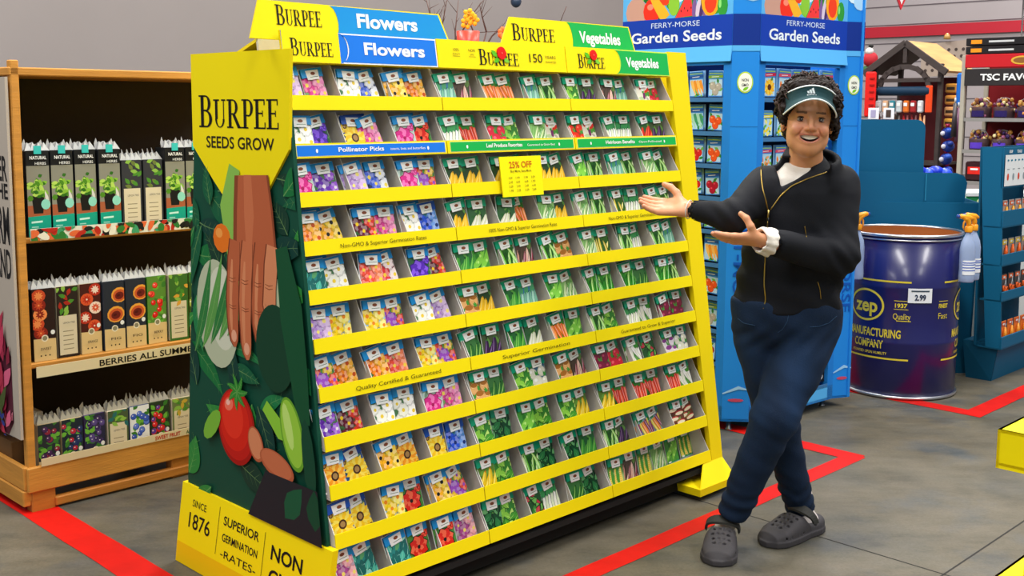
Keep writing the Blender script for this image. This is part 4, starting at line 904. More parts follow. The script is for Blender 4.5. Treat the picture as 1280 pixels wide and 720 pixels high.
# potted fruit and herb boxes
def boxed(kind):
    mb = MB(); W, D = .084, .085; H = {'herb': .315, 'b': .27, 'c': .21}[kind[0]]
    col = kind[1]; mb.box((0, D/2, H/2), (W, D, H), col, bev=.003)
    fr = (V3(0, 0, 0), V3(1, 0, 0), V3(0, 0, 1), V3(0, -1, 0)); a = Art(mb, fr, -W/2+.001, 0, W/2-.001, H, .0006); r = random.Random(str(kind))
    def R(x, y): return r.uniform(x, y)
    if kind[0] == 'herb':
        a.P([(-.042, .26), (.042, .26), (.042, H), (-.042, H)], hx('#17191c')); a.P([(-.042, .1), (.042, .1), (.042, .26), (-.042, .26)], hx('#8a8a7c')); a.P([(-.042, .07), (.042, .07), (.042, .115), (-.042, .115)], hx('#a85c3a'))
        a.P([(-.026, .15), (.02, .15), (.014, .085), (-.02, .085)], hx('#141414'))
        for i in range(40): a.leaf(R(-.03, .025), R(.14, .225), R(.015, .03), R(.005, .009), R(0, 6.28), [hx(c) for c in ('#4f8a22', '#86bc3a', '#2f6a1c', '#b4d860')][i % 4])
        a.leaf(.034, .12, .05, .006, 1.8, hx('#d8d8d0')); a.E(.024, .118, .017, .019, hx('#8ed8c4')); a.P([(-.042, 0), (.042, 0), (.042, .078), (-.042, .074)], hx('#10a088')); a.P([(-.03, .05), (.01, .052), (.01, .059), (-.03, .057)], hx('#c8f0e4')); a.P([(-.03, .034), (-.005, .034), (-.005, .038), (-.03, .038)], hx('#a0dccc'))
        mb.text('NATURAL', (fr[0]+V3(0, 0, .284), *fr[1:]), .017, WHT, w=.06, bold=.02, off=.008); mb.text('HERBS', (fr[0]+V3(.008, 0, .264), *fr[1:]), .014, WHT, w=.04, off=.008)
        mb.box((0, -.003, .318), (.026, .004, .03), hx('#3cc4c0'))
    else:
        col, bgc, shape, cc = kind[1:5]
        cc = [hx(c) for c in cc]; yb = .085 if kind[0] == 'b' else .07
        a.P([(-.042, 0), (.042, 0), (.042, H), (-.042, H)], hx(bgc))
        if shape == 'fig':
            for x, y, q in ((.006, yb+.055, .032), (.022, yb+.13, .03)): a.E(x, y, q*1.1, q, cc[0], .3); a.E(x, y-.002, q*.9, q*.78, cc[1], .3); a.E(x, y-.003, q*.6, q*.5, cc[2], .3); a.E(x-.004, y-.002, q*.25, q*.15, lerp(cc[2], (0, 0, 0), .5), .3)
        elif shape == 'pom':
            for k in range(5): x, y = R(-.03, .03), yb+.02+k*.035; a.E(x, y, .026, .024, cc[k % 3]); a.flower(x, y, .018, 9, cc[(k+1) % 3], cc[2], .2, .18)
        elif shape == 'kraft':
            a.P([(-.034, .01), (.034, .01), (.034, .16), (-.034, .16)], hx('#d8cdb0')); mb.text('LEMON TREE', (fr[0]+V3(0, 0, .13), *fr[1:]), .01, BLK, w=.045, off=.01)
            for k in range(5): a.P([(-.02, .03+k*.017), (.02, .03+k*.017), (.02, .033+k*.017), (-.02, .033+k*.017)], hx('#8a8064'))
            for k in range(12): a.leaf(R(-.03, .03), R(.16, H), .03, .008, R(0, 6), [hx('#4a8a2c'), hx('#8ab84a'), cc[0]][k % 3])
        else:
            for k in range(16): a.leaf(R(-.03, .03), R(yb, H), .03, .009, R(0, 6), [hx('#3a7a2c'), hx('#6ab03c')][k % 2])
            for k in range(11): x, y = R(-.032, .032), R(yb+.01, H-.02); q = R(.01, .014) if shape != 'apple' else .0165; a.E(x, y, q, q, lerp(cc[0], (0, 0, 0), .3)); a.E(x-.001, y+.002, q*.85, q*.82, cc[k % 2]); a.E(x-q*.3, y+q*.3, q*.25, q*.2, lerp(cc[0], (1, 1, 1), .6))
        if shape != 'kraft':
            a.P([(-.042, 0), (.042, 0), (.042, yb-.004), (-.042, yb)], hx('#dcbf86')); a.E(0, yb, .013, .013, hx('#e8e0c8')); a.E(0, yb, .009, .009, hx('#8a8468')); a.E(.03, yb+.02, .008, .009, hx('#e8ecec'))
            mb.text(kind[5] if len(kind) > 5 else 'FRUIT', (fr[0]+V3(0, 0, .042), *fr[1:]), .014, hx('#3a2c18'), w=.04, bold=.01, off=.01)
            for k in (-1, 0, 1): a.E(k*.016, .02, .003, .003, hx('#3a2c18'))
    # loose clear film gathered at the top
    r2 = random.Random(str(kind)+'f'); fc = hx('#e4e6e6') if kind[0] != 'c' else hx('#b8b4a8')
    for k in range(4):
        x = -.03+k*.02; q = [(x-.014, D*.5-.02, H), (x+.016, D*.5+.01, H), (x+.01+r2.uniform(-.01, .01), D*.5+.02, H+r2.uniform(.02, .045)), (x-.012, D*.4, H+r2.uniform(.015, .04))]
        mb.slab([V3(*p) for p in q], V3(0, -1, 0), .003, lerp(fc, (.5, .5, .5), r2.random()*.4), 1)
        mb.add([(x-.01, .01, H-.001), (x+.02, .012, H-.001), (x+.006, .03, H+.03), (x, D-.02, H+.012)], [(0, 1, 2), (1, 3, 2), (0, 2, 3)], fc, 1)
    return mb
FILM = mat('crinkled_clear_film', rough=.25, trans=.3, va=.05)
HB = ('herb', hx('#23262a'))
RA = [(HB, 'herb plant box with teal label')]*4+[(('b', hx('#2a2c30'), '#34363c', 'kraft', ('#6a7a3a',)), 'black herb box')]*2+[(HB, 'herb plant box with teal label')]*4
RBs = [(('b', hx('#2a1a18'), '#2a1816', 'pom', ('#8a2418', '#c84a28', '#f09050'), 'SWEET'), 'dark pomegranate tree box'), (('b', hx('#c8bc9a'), '#2a201c', 'kraft', ('#a82a1c',)), 'kraft labelled tree box'), (('b', hx('#b8a888'), '#4a1c18', 'pom', ('#d8542c', '#b8301c', '#f0d8c8'), 'ORANGE'), 'red orange tree box'),
       (('b', hx('#3a4250'), '#262c38', 'fig', ('#e8a03c', '#c8562c', '#6a1c18'), 'FIG'), 'fig tree box'), (('b', hx('#3a4250'), '#262c38', 'fig', ('#e8a03c', '#c8562c', '#6a1c18'), 'FIG'), 'fig tree box'), (('b', hx('#3a7a2c'), '#5a8a34', 'berry', ('#e0201c', '#f04a3a'), 'BERRY'), 'red strawberry box'),
       (('b', hx('#cfc4a4'), '#3a6a2a', 'kraft', ('#d8a03a',)), 'kraft and leaf box'), (('b', hx('#4a6a2c'), '#3c5a24', 'apple', ('#b8cc5a', '#a4bc48'), 'PLUM'), 'green apple tree box'), (('b', hx('#4a6a2c'), '#3c5a24', 'apple', ('#b8cc5a', '#a4bc48'), 'PLUM'), 'green apple tree box'), (('b', hx('#3a7a2c'), '#5a8a34', 'berry', ('#e0201c', '#f04a3a'), 'BERRY'), 'red strawberry box')]
RCs = [(('c', hx('#a89878'), '#2a3034', 'berry', ('#4a2a5a', '#8a2a3c'), 'BERRY'), 'dark blackberry box'), (('c', hx('#c8b48a'), '#1f2a34', 'berry', ('#2a3a6a', '#b82a3c'), 'GRAPE'), 'kraft blackberry box'), (('c', hx('#4a3a6a'), '#2a2a44', 'berry', ('#5a4a8a', '#3a2a5a'), 'GRAPE'), 'purple grape box'), (('c', hx('#d8ccb0'), '#4a5a3a', 'kraft', ('#2a6a6a',)), 'white vine box'),
       (('c', hx('#3a4a7a'), '#e8ecf0', 'berry', ('#3a5ac0', '#5a78d8'), 'BLUEBERRY'), 'blueberry bush box'), (('c', hx('#3a4a2a'), '#2a3a24', 'berry', ('#d82a2c', '#5a3a9a'), 'BERRY'), 'mixed berry box'), (('c', hx('#e0d4b4'), '#6a7a4a', 'kraft', ('#c8a83a',)), 'white fruit box'), (('c', hx('#6a2a4a'), '#8a2a5a', 'berry', ('#b83a7a', '#7a1c4a'), 'RASPBERRY'), 'magenta raspberry box'),
       (('c', hx('#3a4a2a'), '#2a3a24', 'berry', ('#d82a2c', '#5a3a9a'), 'BERRY'), 'mixed berry box')]
for rows, z, nm, cm in ((RA, 1.021, 'top', 'herb'), (RBs, .556, 'middle', 'tree'), (RCs, .105, 'bottom', 'berry')):
    cache = {}
    for i, (kd_, wd) in enumerate(rows):
        key = str(kd_); U = .102+i*.0915
        if U > SL-.08: break
        if key in cache: o = bpy.data.objects.new('plant_box', cache[key]); COL.objects.link(o)
        else: o = boxed(kd_).build('plant_box', [CARD, FILM]); cache[key] = o.data
        p = ks(U, .03+.004*(i % 3), z); o.location = p; o.rotation_euler = (0, 0, math.atan2(ub[1], ub[0])+.04*((i*7) % 3-1))
        tag(o, '%s, %s shelf of the wooden stand, %s from left' % (wd, nm, ['first', 'second', 'third', 'fourth', 'fifth', 'sixth', 'seventh', 'eighth', 'ninth', 'tenth'][i]), 'plant box', 'plant boxes on the %s shelf' % nm)
# box seen through the open end of the stand
eb2 = MB(); eb2.box(ks(.11, .3, .15), (.2, .28, .17), hx('#6a4a2a'), AXW, bev=.003); tag(eb2.build('cardboard_box', CARD), 'brown cardboard box in the open end of the wooden stand', 'box')
eb3 = MB(); eb3.box(ks(.1, .26, .275), (.12, .09, .08), hx('#d8d6dc'), AXW, bev=.003); rect(eb3, (ks(.04, .26, .24), nb, UP, -ub), -.04, .005, .04, .02, hx('#3a4a8a'), .001); tag(eb3.build('white_box', CARD), 'small white box on top of the brown cardboard box', 'box')
# ------------------------------------------------------------------ steel drum
DC = V3(2.175, 5.97, 0); DR = .288; DH = .868
drum = thing('steel_drum', 'navy steel drum with yellow oval logos standing behind the red floor tape', 'drum', tuple(DC), 0)
NV = hx('#14155c'); YL = hx('#e8d23c')
d = MB()
prof = [(DR-.012, .012), (DR, .02), (DR, .29), (DR+.003, .297), (DR, .304), (DR, .58), (DR+.003, .587), (DR, .594), (DR, DH-.02), (DR-.004, DH-.02), (DR-.004, .02), (0, .02)]
d.lathe(prof, DC, NV, 72); body = d.build('drum_body', PAINT, drum)
for z0, rr in ((DH-.012, .009), (DH-.034, .005), (.012, .009)):
    pts = [DC+V3((DR+.002)*math.cos(2*PI*i/72), (DR+.002)*math.sin(2*PI*i/72), z0) for i in range(73)]
    r = MB(); r.tube(pts, rr, hx('#c9ccd2'), 8, cap=False); r.build('rim_band', METAL, drum)
li = MB(); li.lathe([(DR-.006, DH-.015), (DR-.006, .75), (DR-.01, .745), (0, .745)], DC, hx('#9a5a2a'), 48); li.build('orange_liner', CARD, drum)
SHIFT = 20.5
def cyl(a0):
    A0 = math.radians(a0)
    def f(x, y, off=.0022): a = A0+x/DR; return DC+V3(math.sin(a)*(DR+off), -math.cos(a)*(DR+off), y)
    return f
pr_ = MB()
def ctext(s, a, z, size, w=None, bold=.02, col=YL):
    f = cyl(a); pr_.text(s, None, size, col, w=w, bold=bold, mapf=lambda x, y: f(x, z+y))
def cpoly(a, pts, col, off=.0024): f = cyl(a); pr_.poly([f(x, y, off) for x, y in pts], col)
def cring(a, z, rx, ry, t, col):
    for i in range(40):
        A, B_ = 2*PI*i/40, 2*PI*(i+1)/40
        cpoly(a, [(rx*math.cos(A), z+ry*math.sin(A)), (rx*math.cos(B_), z+ry*math.sin(B_)), ((rx-t)*math.cos(B_), z+(ry-t)*math.sin(B_)), ((rx-t)*math.cos(A), z+(ry-t)*math.sin(A))], col)
def cline(a0, a1, z, h, col=YL):
    n = max(2, int(abs(a1-a0)/4))
    for i in range(n):
        a = a0+(a1-a0)*i/n; b = a0+(a1-a0)*(i+1)/n; f, g = cyl(a), cyl(b); pr_.poly([f(0, z, .0024), g(0, z, .0024), g(0, z+h, .0024), f(0, z+h, .0024)], col)
for ac in (-57, 63, 183):
    cring(ac, .486, .103, .085, .011, YL)
    ctext('zep', ac, .452, .1, .135, .028)
    a1 = ac+33
    ctext('1937', a1+4, .487, .03, .06, .03); cline(a1-3, a1+11, .52, .003); cline(a1-3, a1+11, .476, .003)
    ctext('Quality', a1+5, .425, .045, .085, .0); cline(a1+0, a1+14, .415, .004)
    ctext('MANUFACTURING', ac+8, .325, .06, .30, .025); ctext('COMPANY', ac+4, .265, .058, .17, .025); ctext('FOUNDED UPON HUMILITY', ac+5, .232, .02, .2, .01)
    cline(ac-38, ac+46, .615, .009); cline(ac-38, ac+46, .208, .009)
    ctext('FINEST', ac-38, .487, .03, .06, .03); cline(ac-44, ac-32, .52, .003); ctext('Fast', ac-38, .43, .045, .06, .0)
pr_.build('painted_lettering', PAINT, drum)['label'] = 'yellow logo and lettering'
tg = MB(); f = cyl(-2)
q = [(-.06+.012*i, y) for y in (.515, .59) for i in range(11)]
tg.add([f(x, y, .006) for x, y in q], [(i, i+1, 12+i, 11+i) for i in range(10)], hx('#e8ecf2'))
for s_, y, sz, w_, c_ in (('2.99', .53, .04, .055, hx('#1a2a4a')),): tg.text(s_, None, sz, c_, w=w_, bold=.03, mapf=lambda x, yy: f(x, y+yy, .0085))
tg.add([f(-.045+.009*i, y, .0075) for y in (.573, .58) for i in range(11)], [(i, i+1, 12+i, 11+i) for i in range(10)], hx('#3a4a5a'))
o = tg.build('price_card', CARD); tag(o, 'white 2.99 price card stuck on the front of the navy drum', 'price tag')
# spray bottles hung on the drum's rim
def spray(label, ang, yaw, first=None):
    a = math.radians(ang); p = DC+V3(math.sin(a)*(DR+.055), -math.cos(a)*(DR+.055), .62)
    t = thing('spray_bottle', label, 'spray bottle', tuple(p), yaw, 'spray bottles hanging on the drum')
    b = MB(); prof = [(0, 0), (.036, .0), (.04, .006), (.0405, .03), (.0385, .075), (.0395, .13), (.04, .17), (.034, .205), (.02, .235), (.014, .25), (.014, .262), (0, .262)]
    b.lathe(prof, (0, 0, 0), hx('#b9cdf2'), 28, sx=1.0, sy=.82); b.build('bottle', CLEAR, t, world=False)
    l = MB()
    for i in range(10):
        a0, a1 = -PI/2-1+.2*i, -PI/2-1+.2*(i+1); l.poly([(.0425*math.cos(x), .0425*.84*math.sin(x), z) for x, z in ((a0, .04), (a1, .04), (a1, .115), (a0, .115))], hx('#f2f5fb'))
        for z in (.06, .075, .09, .1): l.poly([(.0432*math.cos(x), .0432*.84*math.sin(x), zz) for x, zz in ((a0, z), (a1, z), (a1, z+.005), (a0, z+.005))], hx('#3d62c0'))
    l.build('label', CARD, t, world=False)
    h = MB(); OG = hx('#f5a218')
    h.lathe([(.0, .258), (.018, .258), (.019, .262), (.019, .285), (.015, .29), (0, .29)], (0, 0, 0), OG, 18)
    # trigger head: swept body, nozzle, trigger
    h.tube([(0, 0, .285), (0, .0, .305), (-.008, 0, .325), (-.03, 0, .336)], [.012, .013, .015, .014], OG, 10); h.tube([(.022, 0, .325), (0, 0, .332), (-.045, 0, .34), (-.056, 0, .34)], [.008, .015, .013, .01], OG, 10)
    h.build('trigger_head', PLAST, t, world=False)['label'] = 'orange yellow spray head'
    n = MB(); n.lathe([(0, 0), (.009, 0), (.009, .012), (0, .012)], (-.056, 0, .34), hx('#2a4a9a'), 12, ax=(-1, 0, .05)); n.build('nozzle', PLAST, t, world=False)['label'] = 'blue nozzle'
    g = MB(); g.tube([(-.02, 0, .325), (-.03, 0, .305), (-.032, 0, .285), (-.024, 0, .268)], [.006, .006, .005, .004], OG, 8, flat=.7); g.build('trigger', PLAST, t, world=False)
    return t
spray('orange-topped spray bottle at the left side of the drum, by the kiosk', -62, math.radians(200))
spray('orange-topped spray bottle at the right rim of the drum, in front of another', 44, math.radians(10))
spray('spray bottle at the right of the drum, partly hidden behind the other bottle', 62, math.radians(15))
# ------------------------------------------------------------------ teal cardboard bin behind the drum
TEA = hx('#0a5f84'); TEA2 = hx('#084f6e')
bin_ = thing('display_bin', 'large teal cardboard bin with stepped back boards behind the navy drum', 'display stand', (2.2, 6.35, 0), 0)
tn = V3(math.cos(math.radians(88)), 0, 0)
b = MB()
yb = 6.38
def fl_(x, z, y=yb): return V3(x, y, z)
# front body
b.slab([fl_(1.95, 0), fl_(2.70, 0, 6.3), fl_(2.72, .98, 6.3), fl_(1.95, .98)], V3(0, -1, 0), .01, TEA)
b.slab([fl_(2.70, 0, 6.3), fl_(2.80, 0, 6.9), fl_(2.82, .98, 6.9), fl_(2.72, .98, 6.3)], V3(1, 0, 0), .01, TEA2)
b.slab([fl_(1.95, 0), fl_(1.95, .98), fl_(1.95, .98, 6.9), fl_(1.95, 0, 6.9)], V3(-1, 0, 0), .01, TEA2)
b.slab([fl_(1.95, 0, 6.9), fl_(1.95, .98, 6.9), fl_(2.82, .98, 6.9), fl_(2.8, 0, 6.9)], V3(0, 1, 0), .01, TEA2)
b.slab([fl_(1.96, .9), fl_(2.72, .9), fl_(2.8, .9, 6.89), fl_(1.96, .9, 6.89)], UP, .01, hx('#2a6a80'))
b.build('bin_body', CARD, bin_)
rr = .035
def rounded(x0, x1, z0, z1, y, r):
    P = [fl_(x0, z0, y), fl_(x1, z0, y), fl_(x1, z1-r, y)]+[fl_(x1-r+r*math.cos(a), z1-r+r*math.sin(a), y) for a in (PI/8, PI/4, 3*PI/8)]+[fl_(x1-r, z1, y), fl_(x0, z1, y)]
    return P
m = MB(); m.slab(rounded(1.96, 2.43, .9, 1.445, 6.42, .05), V3(0, -1, 0), .012, TEA, side=hx('#0a4a66')); m.build('tall_back_board', CARD, bin_)
m = MB(); m.slab([fl_(1.96, .9, 6.36), fl_(2.64, .9, 6.36), fl_(2.66, 1.09, 6.36), fl_(2.64, 1.13, 6.36), fl_(2.60, 1.145, 6.36), fl_(1.96, 1.15, 6.36)], V3(0, -1, 0), .012, TEA, side=hx('#0a4a66'))
m.slab([fl_(2.42, .99, 6.35), fl_(2.425, .99, 6.35), fl_(2.425, 1.14, 6.35), fl_(2.42, 1.14, 6.35)], V3(0, -1, 0), .001, hx('#2a86ac')); m.build('low_back_board', CARD, bin_)
bg = MB()
for i in range(5): bg.ball((2.4+.05*i, 6.55, 1.13+.012*(i % 2)), (.05, .04, .035), hx('#1a38c8') if i % 2 else hx('#2a50e0'))
tag(bg.build('blue_pouches', FOIL), 'shiny blue pouches showing above the teal bin', 'pouch', kind='stuff')
wc = MB(); wc.box((3.1, 7.0, .5), (.5, .35, 1.0), hx('#dfe6e4'), bev=.01); wc.box((3.1, 6.82, .95), (.5, .012, .1), hx('#2f9a5a'), bev=.002); wc.box((3.1, 6.815, .99), (.5, .014, .02), WHT)
for i in range(4): wc.lathe([(0, 0), (.03, 0), (.03, .004), (0, .004)], (2.94+.1*i, 6.811, .94), hx('#d8e0a0'), 14, ax=(0, -1, 0))
tag(wc.build('counter', CARD), 'white counter with a green front band between the teal displays', 'counter')
# ------------------------------------------------------------------ teal tool display on the right
CR = V3(2.754, 6.054, 0)
def td(U, D, z): return CR+ub*U-nb*D+UP*z
tdis = thing('tool_display', 'teal cardboard display of garden cutters at the right edge behind the drum', 'display stand', tuple(CR), 0)
m = MB(); Wd = .62; Dp_ = .2
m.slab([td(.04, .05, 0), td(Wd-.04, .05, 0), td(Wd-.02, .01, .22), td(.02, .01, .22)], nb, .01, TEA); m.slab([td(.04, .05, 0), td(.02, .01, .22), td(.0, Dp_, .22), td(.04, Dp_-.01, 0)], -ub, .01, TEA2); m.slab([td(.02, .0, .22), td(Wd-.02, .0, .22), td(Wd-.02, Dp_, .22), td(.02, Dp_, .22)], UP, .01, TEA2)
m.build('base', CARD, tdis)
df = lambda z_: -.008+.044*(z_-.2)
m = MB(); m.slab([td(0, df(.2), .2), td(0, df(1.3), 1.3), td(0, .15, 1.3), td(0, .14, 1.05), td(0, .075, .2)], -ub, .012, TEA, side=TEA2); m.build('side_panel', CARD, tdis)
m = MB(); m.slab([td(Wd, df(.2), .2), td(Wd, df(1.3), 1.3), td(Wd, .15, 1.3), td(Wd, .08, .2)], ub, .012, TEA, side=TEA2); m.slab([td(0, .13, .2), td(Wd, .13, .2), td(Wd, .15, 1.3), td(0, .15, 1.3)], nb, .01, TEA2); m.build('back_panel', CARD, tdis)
m = MB(); m.slab([td(0, .028, 1.08), td(Wd, .028, 1.08), td(Wd, .03, 1.3), td(0, .03, 1.3)], nb, .012, TEA); f = (td(.0, .026, 1.09), ub, UP, nb); rect(m, f, .005, .0, Wd-.01, .17, hx('#e4e8ea'), .002)
m.text('GRIP', (td(.08, .026, 1.27), ub, UP, nb), .022, WHT, w=.05, bold=.02); m.text('TOOLS', (td(.2, .026, 1.27), ub, UP, nb), .022, WHT, w=.07, bold=.02)
for i in range(6): Art(m, f, 0, 0, Wd, .17, .003).leaf(.03+.05*i, .14, .028, .006, 0, hx('#1a7a9a')); disc(m, (f[0]+ub*(.05+.075*i)+UP*.05, *f[1:]), .013, .02, hx('#d8482c') if i % 2 == 0 else hx('#8a9aa0'), .003, 12); rect(m, (f[0]+ub*(.035+.075*i)+UP*.09, *f[1:]), 0, 0, .03, .004, hx('#7a868c'), .003)
m.build('header_card', CARD, tdis)
LZ = [.955, .79, .6, .40, .225]
for z, z2 in ((.955, .87), (.715, .66), (.51, .465), (.26, .2)):
    d_ = df(z2)-.004; m = MB(); m.slab([td(0, d_, z2), td(Wd, d_, z2), td(Wd, d_, z), td(0, d_, z)], nb, .01, TEA); m.slab([td(0, d_, z2), td(Wd, d_, z2), td(Wd, .12, z2), td(0, .12, z2)], UP, .008, TEA2); m.build('tray', CARD, tdis)
def tool_card(p, cols, label, kind, k):
    m = MB(); W, H = .07, .12; f = (V3(0, -.004, 0), V3(1, 0, 0), V3(0, 0, 1), V3(0, -1, 0))
    m.box((0, 0, H/2), (W, .006, H), cols[0], bev=.002)
    a = Art(m, f, -W/2, 0, W/2, H, .0)
    a.P([(-W/2+.004, H-.03), (W/2-.004, H-.03), (W/2-.004, H-.006), (-W/2+.004, H-.006)], cols[1]); a.E(0, H-.018, .015, .006, WHT)
    if kind == 'scissors':
        m.tube([(-.02, -.01, .02), (-.03, -.012, .035), (-.026, -.012, .055), (-.008, -.012, .05), (-.006, -.012, .03), (-.02, -.01, .02)], .0055, cols[2], 8)
        m.tube([(.02, -.01, .01), (.03, -.012, .028), (.026, -.012, .045), (.008, -.012, .045), (.004, -.012, .022), (.02, -.01, .01)], .0055, cols[2], 8)
        m.tube([(-.012, -.012, .05), (.006, -.012, .1)], [.004, .001], hx('#c8ccd0'), 6); m.tube([(.012, -.012, .045), (-.002, -.012, .1)], [.004, .001], hx('#c8ccd0'), 6)
    else:
        m.tube([(-.006, -.01, .008), (-.004, -.014, .05), (.004, -.012, .085)], [.009, .011, .005], cols[2], 8); m.tube([(.004, -.012, .085), (.008, -.012, .11)], [.004, .001], hx('#c0c4c8'), 6); m.tube([(.014, -.01, .012), (.012, -.012, .06)], [.006, .004], cols[1], 6)
    return place(m, 'tool_card', PLAST, tuple(p), math.atan2(ub[1], ub[0]), label, 'tool pack', 'cutters on the teal display')
OR = hx('#f4661c')
for r, (z, kind, cs, nm) in enumerate(((.885, 'knife', (hx('#b8a8a0'), OR, hx('#f0a82c')), 'orange and yellow hand tool pack, top'), (.67, 'knife', (hx('#9a9490'), hx('#e8c82c'), OR), 'grey backed orange tool pack, second'), (.475, 'scissors', (hx('#4a4648'), OR, OR), 'orange handled scissors pack, third'), (.21, 'knife', (hx('#f07a2c'), hx('#d84a14'), hx('#f8a030')), 'bright orange tool pack, bottom'))):
    for i in range(5):
        tool_card(td(.045+i*.095, .045+df(z), z), cs, '%s tray of the teal display, %s' % (nm, ['leftmost', 'second', 'third', 'fourth', 'fifth'][i]), kind, i)
# ------------------------------------------------------------------ small gabled wooden stand and candy shelves further back
DK = hx('#3a2f2c')
HC0 = V3(3.05, 8.5, 0)
def hp(a, b, z): return HC0+nb*a+ub*b+UP*z
AXH = (nb, ub, UP)
hut = thing('gabled_stand', 'dark wooden stand with a gabled roof, hung with goods, beyond the teal bin', 'display stand', tuple(HC0), 0)
for a in (-.255, .255):
    for b in (.03, .45): m = MB(); m.box(hp(a, b, .92), (.035, .035, 1.84), DK, AXH, bev=.004); m.build('post', WOOD, hut)
nl_ = -nb*.55+UP*.83; nr_ = nb*.55+UP*.83
m = MB(); m.slab([hp(-.33, -.02, 1.785), hp(0, -.02, 2.015), hp(0, .5, 2.015), hp(-.33, .5, 1.785)], nl_, .018, hx('#4a3a34')); m.build('roof_slope', WOOD, hut)
m = MB(); m.slab([hp(0, -.02, 2.015), hp(.33, -.02, 1.785), hp(.33, .5, 1.785), hp(0, .5, 2.015)], nr_, .018, hx('#d09a5c')); m.build('roof_slope', WOOD, hut)['label'] = 'pale tan roof slope'
m = MB()
for sg in (-1, 1): t_ = V3(*(nb*.82-UP*.57*sg)) if sg > 0 else V3(*(nb*.82+UP*.57)); m.box(hp(.16*sg, -.03, 1.885), (.40, .02, .05), DK, (t_, ub, np.cross(t_, ub)), bev=.003)
for i in range(9):
    a = PI-.3-i*(PI-.6)/8; rad = nb*math.cos(a)+UP*math.sin(a); tg_ = -nb*math.sin(a)+UP*math.cos(a); m.box(hp(.19*math.cos(a), -.02, 1.66+.16*math.sin(a)), (.07, .02, .036), DK, (tg_, ub, rad))
m.box(hp(0, -.02, 1.72), (.56, .02, .028), DK, AXH); m.box(hp(0, -.02, 1.92), (.03, .02, .14), DK, AXH); m.build('gable_truss', WOOD, hut)
m = MB(); m.box(hp(0, .44, .9), (.5, .015, 1.7), hx('#5a1f24'), AXH); m.build('back_panel', CARD, hut)
for z_ in (1.1, .5): m = MB(); m.box(hp(0, .24, z_), (.5, .42, .02), DK, AXH); m.build('shelf', WOOD, hut)
def small(mb, name, mats, label, cat, group=None, kind=None): return tag(mb.build(name, mats), label, cat, group, kind)
m = MB(); m.lathe([(0, 0), (.03, .01), (.034, .03), (.034, .40), (.03, .42), (0, .43)], hp(-.22, -.02, 1.64), hx('#16324a'), 16, ax=nb); small(m, 'rolled_mat', CARD, 'dark blue roll hung under the gabled roof', 'rolled mat')
m = MB(); m.box(hp(.2, -.03, 1.58), (.05, .02, .2), hx('#e8481c'), AXH, bev=.006); small(m, 'orange_sleeve', FOIL, 'orange sleeve hanging at the right post of the gabled stand', 'package')
cl = ['#d8dce0', '#e8b890', '#3a8a9a', '#c8d0d4', '#e8782c', '#a82a2c']
for i in range(7):
    m = MB(); a = -.2+i*.055; m.box(hp(a, -.01, 1.525), (.044, .03, .09), hx(cl[i % 6]), AXH, bev=.008); m.box(hp(a, -.027, 1.54), (.028, .004, .025), WHT, AXH, bev=.001)
    small(m, 'small_package', FOIL, 'small %s package in the upper hanging row of the gabled stand, %s' % (['white', 'peach', 'teal', 'pale grey', 'orange', 'red'][i % 6], ['first from left', 'second from left', 'third from left', 'middle', 'third from right', 'second from right', 'rightmost'][i]), 'package', 'small packages hung in the gabled stand')
for i in range(6):
    m = MB(); a = -.2+i*.065; c_ = hx(['#6a1a1c', '#8a1a20', '#4a3020', '#b81c24', '#8a2026', '#e8a060'][i]); m.tube([hp(a-.02, .04, 1.47), hp(a, .02, 1.38), hp(a+.006, .02, 1.24)], [.008, .026, .03], c_, 8, flat=.5); m.tube([hp(a+.02, .03, 1.46), hp(a+.022, .02, 1.34)], [.006, .012], lerp(c_, (1, 1, 1), .15), 8)
    small(m, 'hanging_glove', RUBBER, '%s glove-like item hanging in the gabled stand, %s' % (['maroon', 'dark red', 'brown', 'bright red', 'wine red', 'peach'][i], ['first from left', 'second from left', 'third from left', 'third from right', 'second from right', 'rightmost'][i]), 'garden glove', 'items hanging in the middle of the gabled stand')
for i in range(4):
    m = MB(); z = 1.66-.085*i; p_ = hp(.31, .12, z); m.box(p_, (.09, .07, .07), hx(['#c88a3a', '#d89040', '#e0a068', '#d8a040'][i]), AXH, bev=.01); m.box(hp(.31, .083, z), (.06, .004, .02), hx('#3a2a1c'), AXH); small(m, 'tan_pack', FOIL, 'tan pack stacked right of the gabled stand, %s' % ['topmost', 'second from top', 'third from top', 'lowest'][i], 'package', 'tan packs right of the gabled stand')
for i in range(4):
    m = MB(); z = 1.33-.095*i; p_ = hp(.33+.01*(i % 2), .02, z); m.ball(p_, (.046, .045, .044), hx(['#142c7a', '#203a90', '#1c3486', '#14246c'][i])); m.ball(p_+nb*.02+UP*.02-ub*.02, (.028, .03, .024), hx(['#2a50b8', '#1a3488', '#3058c0', '#203a98'][i])); m.ball(p_-ub*.045-nb*.015, (.018, .014, .018), hx('#d8d8e8')); m.tube([p_+UP*.045, p_+UP*.07], [.012, .02], hx('#a82048'), 8); small(m, 'blue_ball_pack', FOIL, 'round blue pack in the hanging column right of the gabled stand, %s' % ['topmost', 'second', 'third', 'lowest'][i], 'package', 'round blue packs')
m = MB(); m.box(hp(.34, .0, .93), (.08, .05, .1), hx('#1f9a84'), AXH, bev=.01); small(m, 'teal_pack', FOIL, 'teal pack below the round blue packs', 'package')
m = MB(); m.box(at(1200, 112, 8.2), (.05, .03, .24), hx('#1c6ac8'), AXH, bev=.015); small(m, 'blue_strip_pack', FOIL, 'tall blue strip hanging left of the candy shelves', 'package')
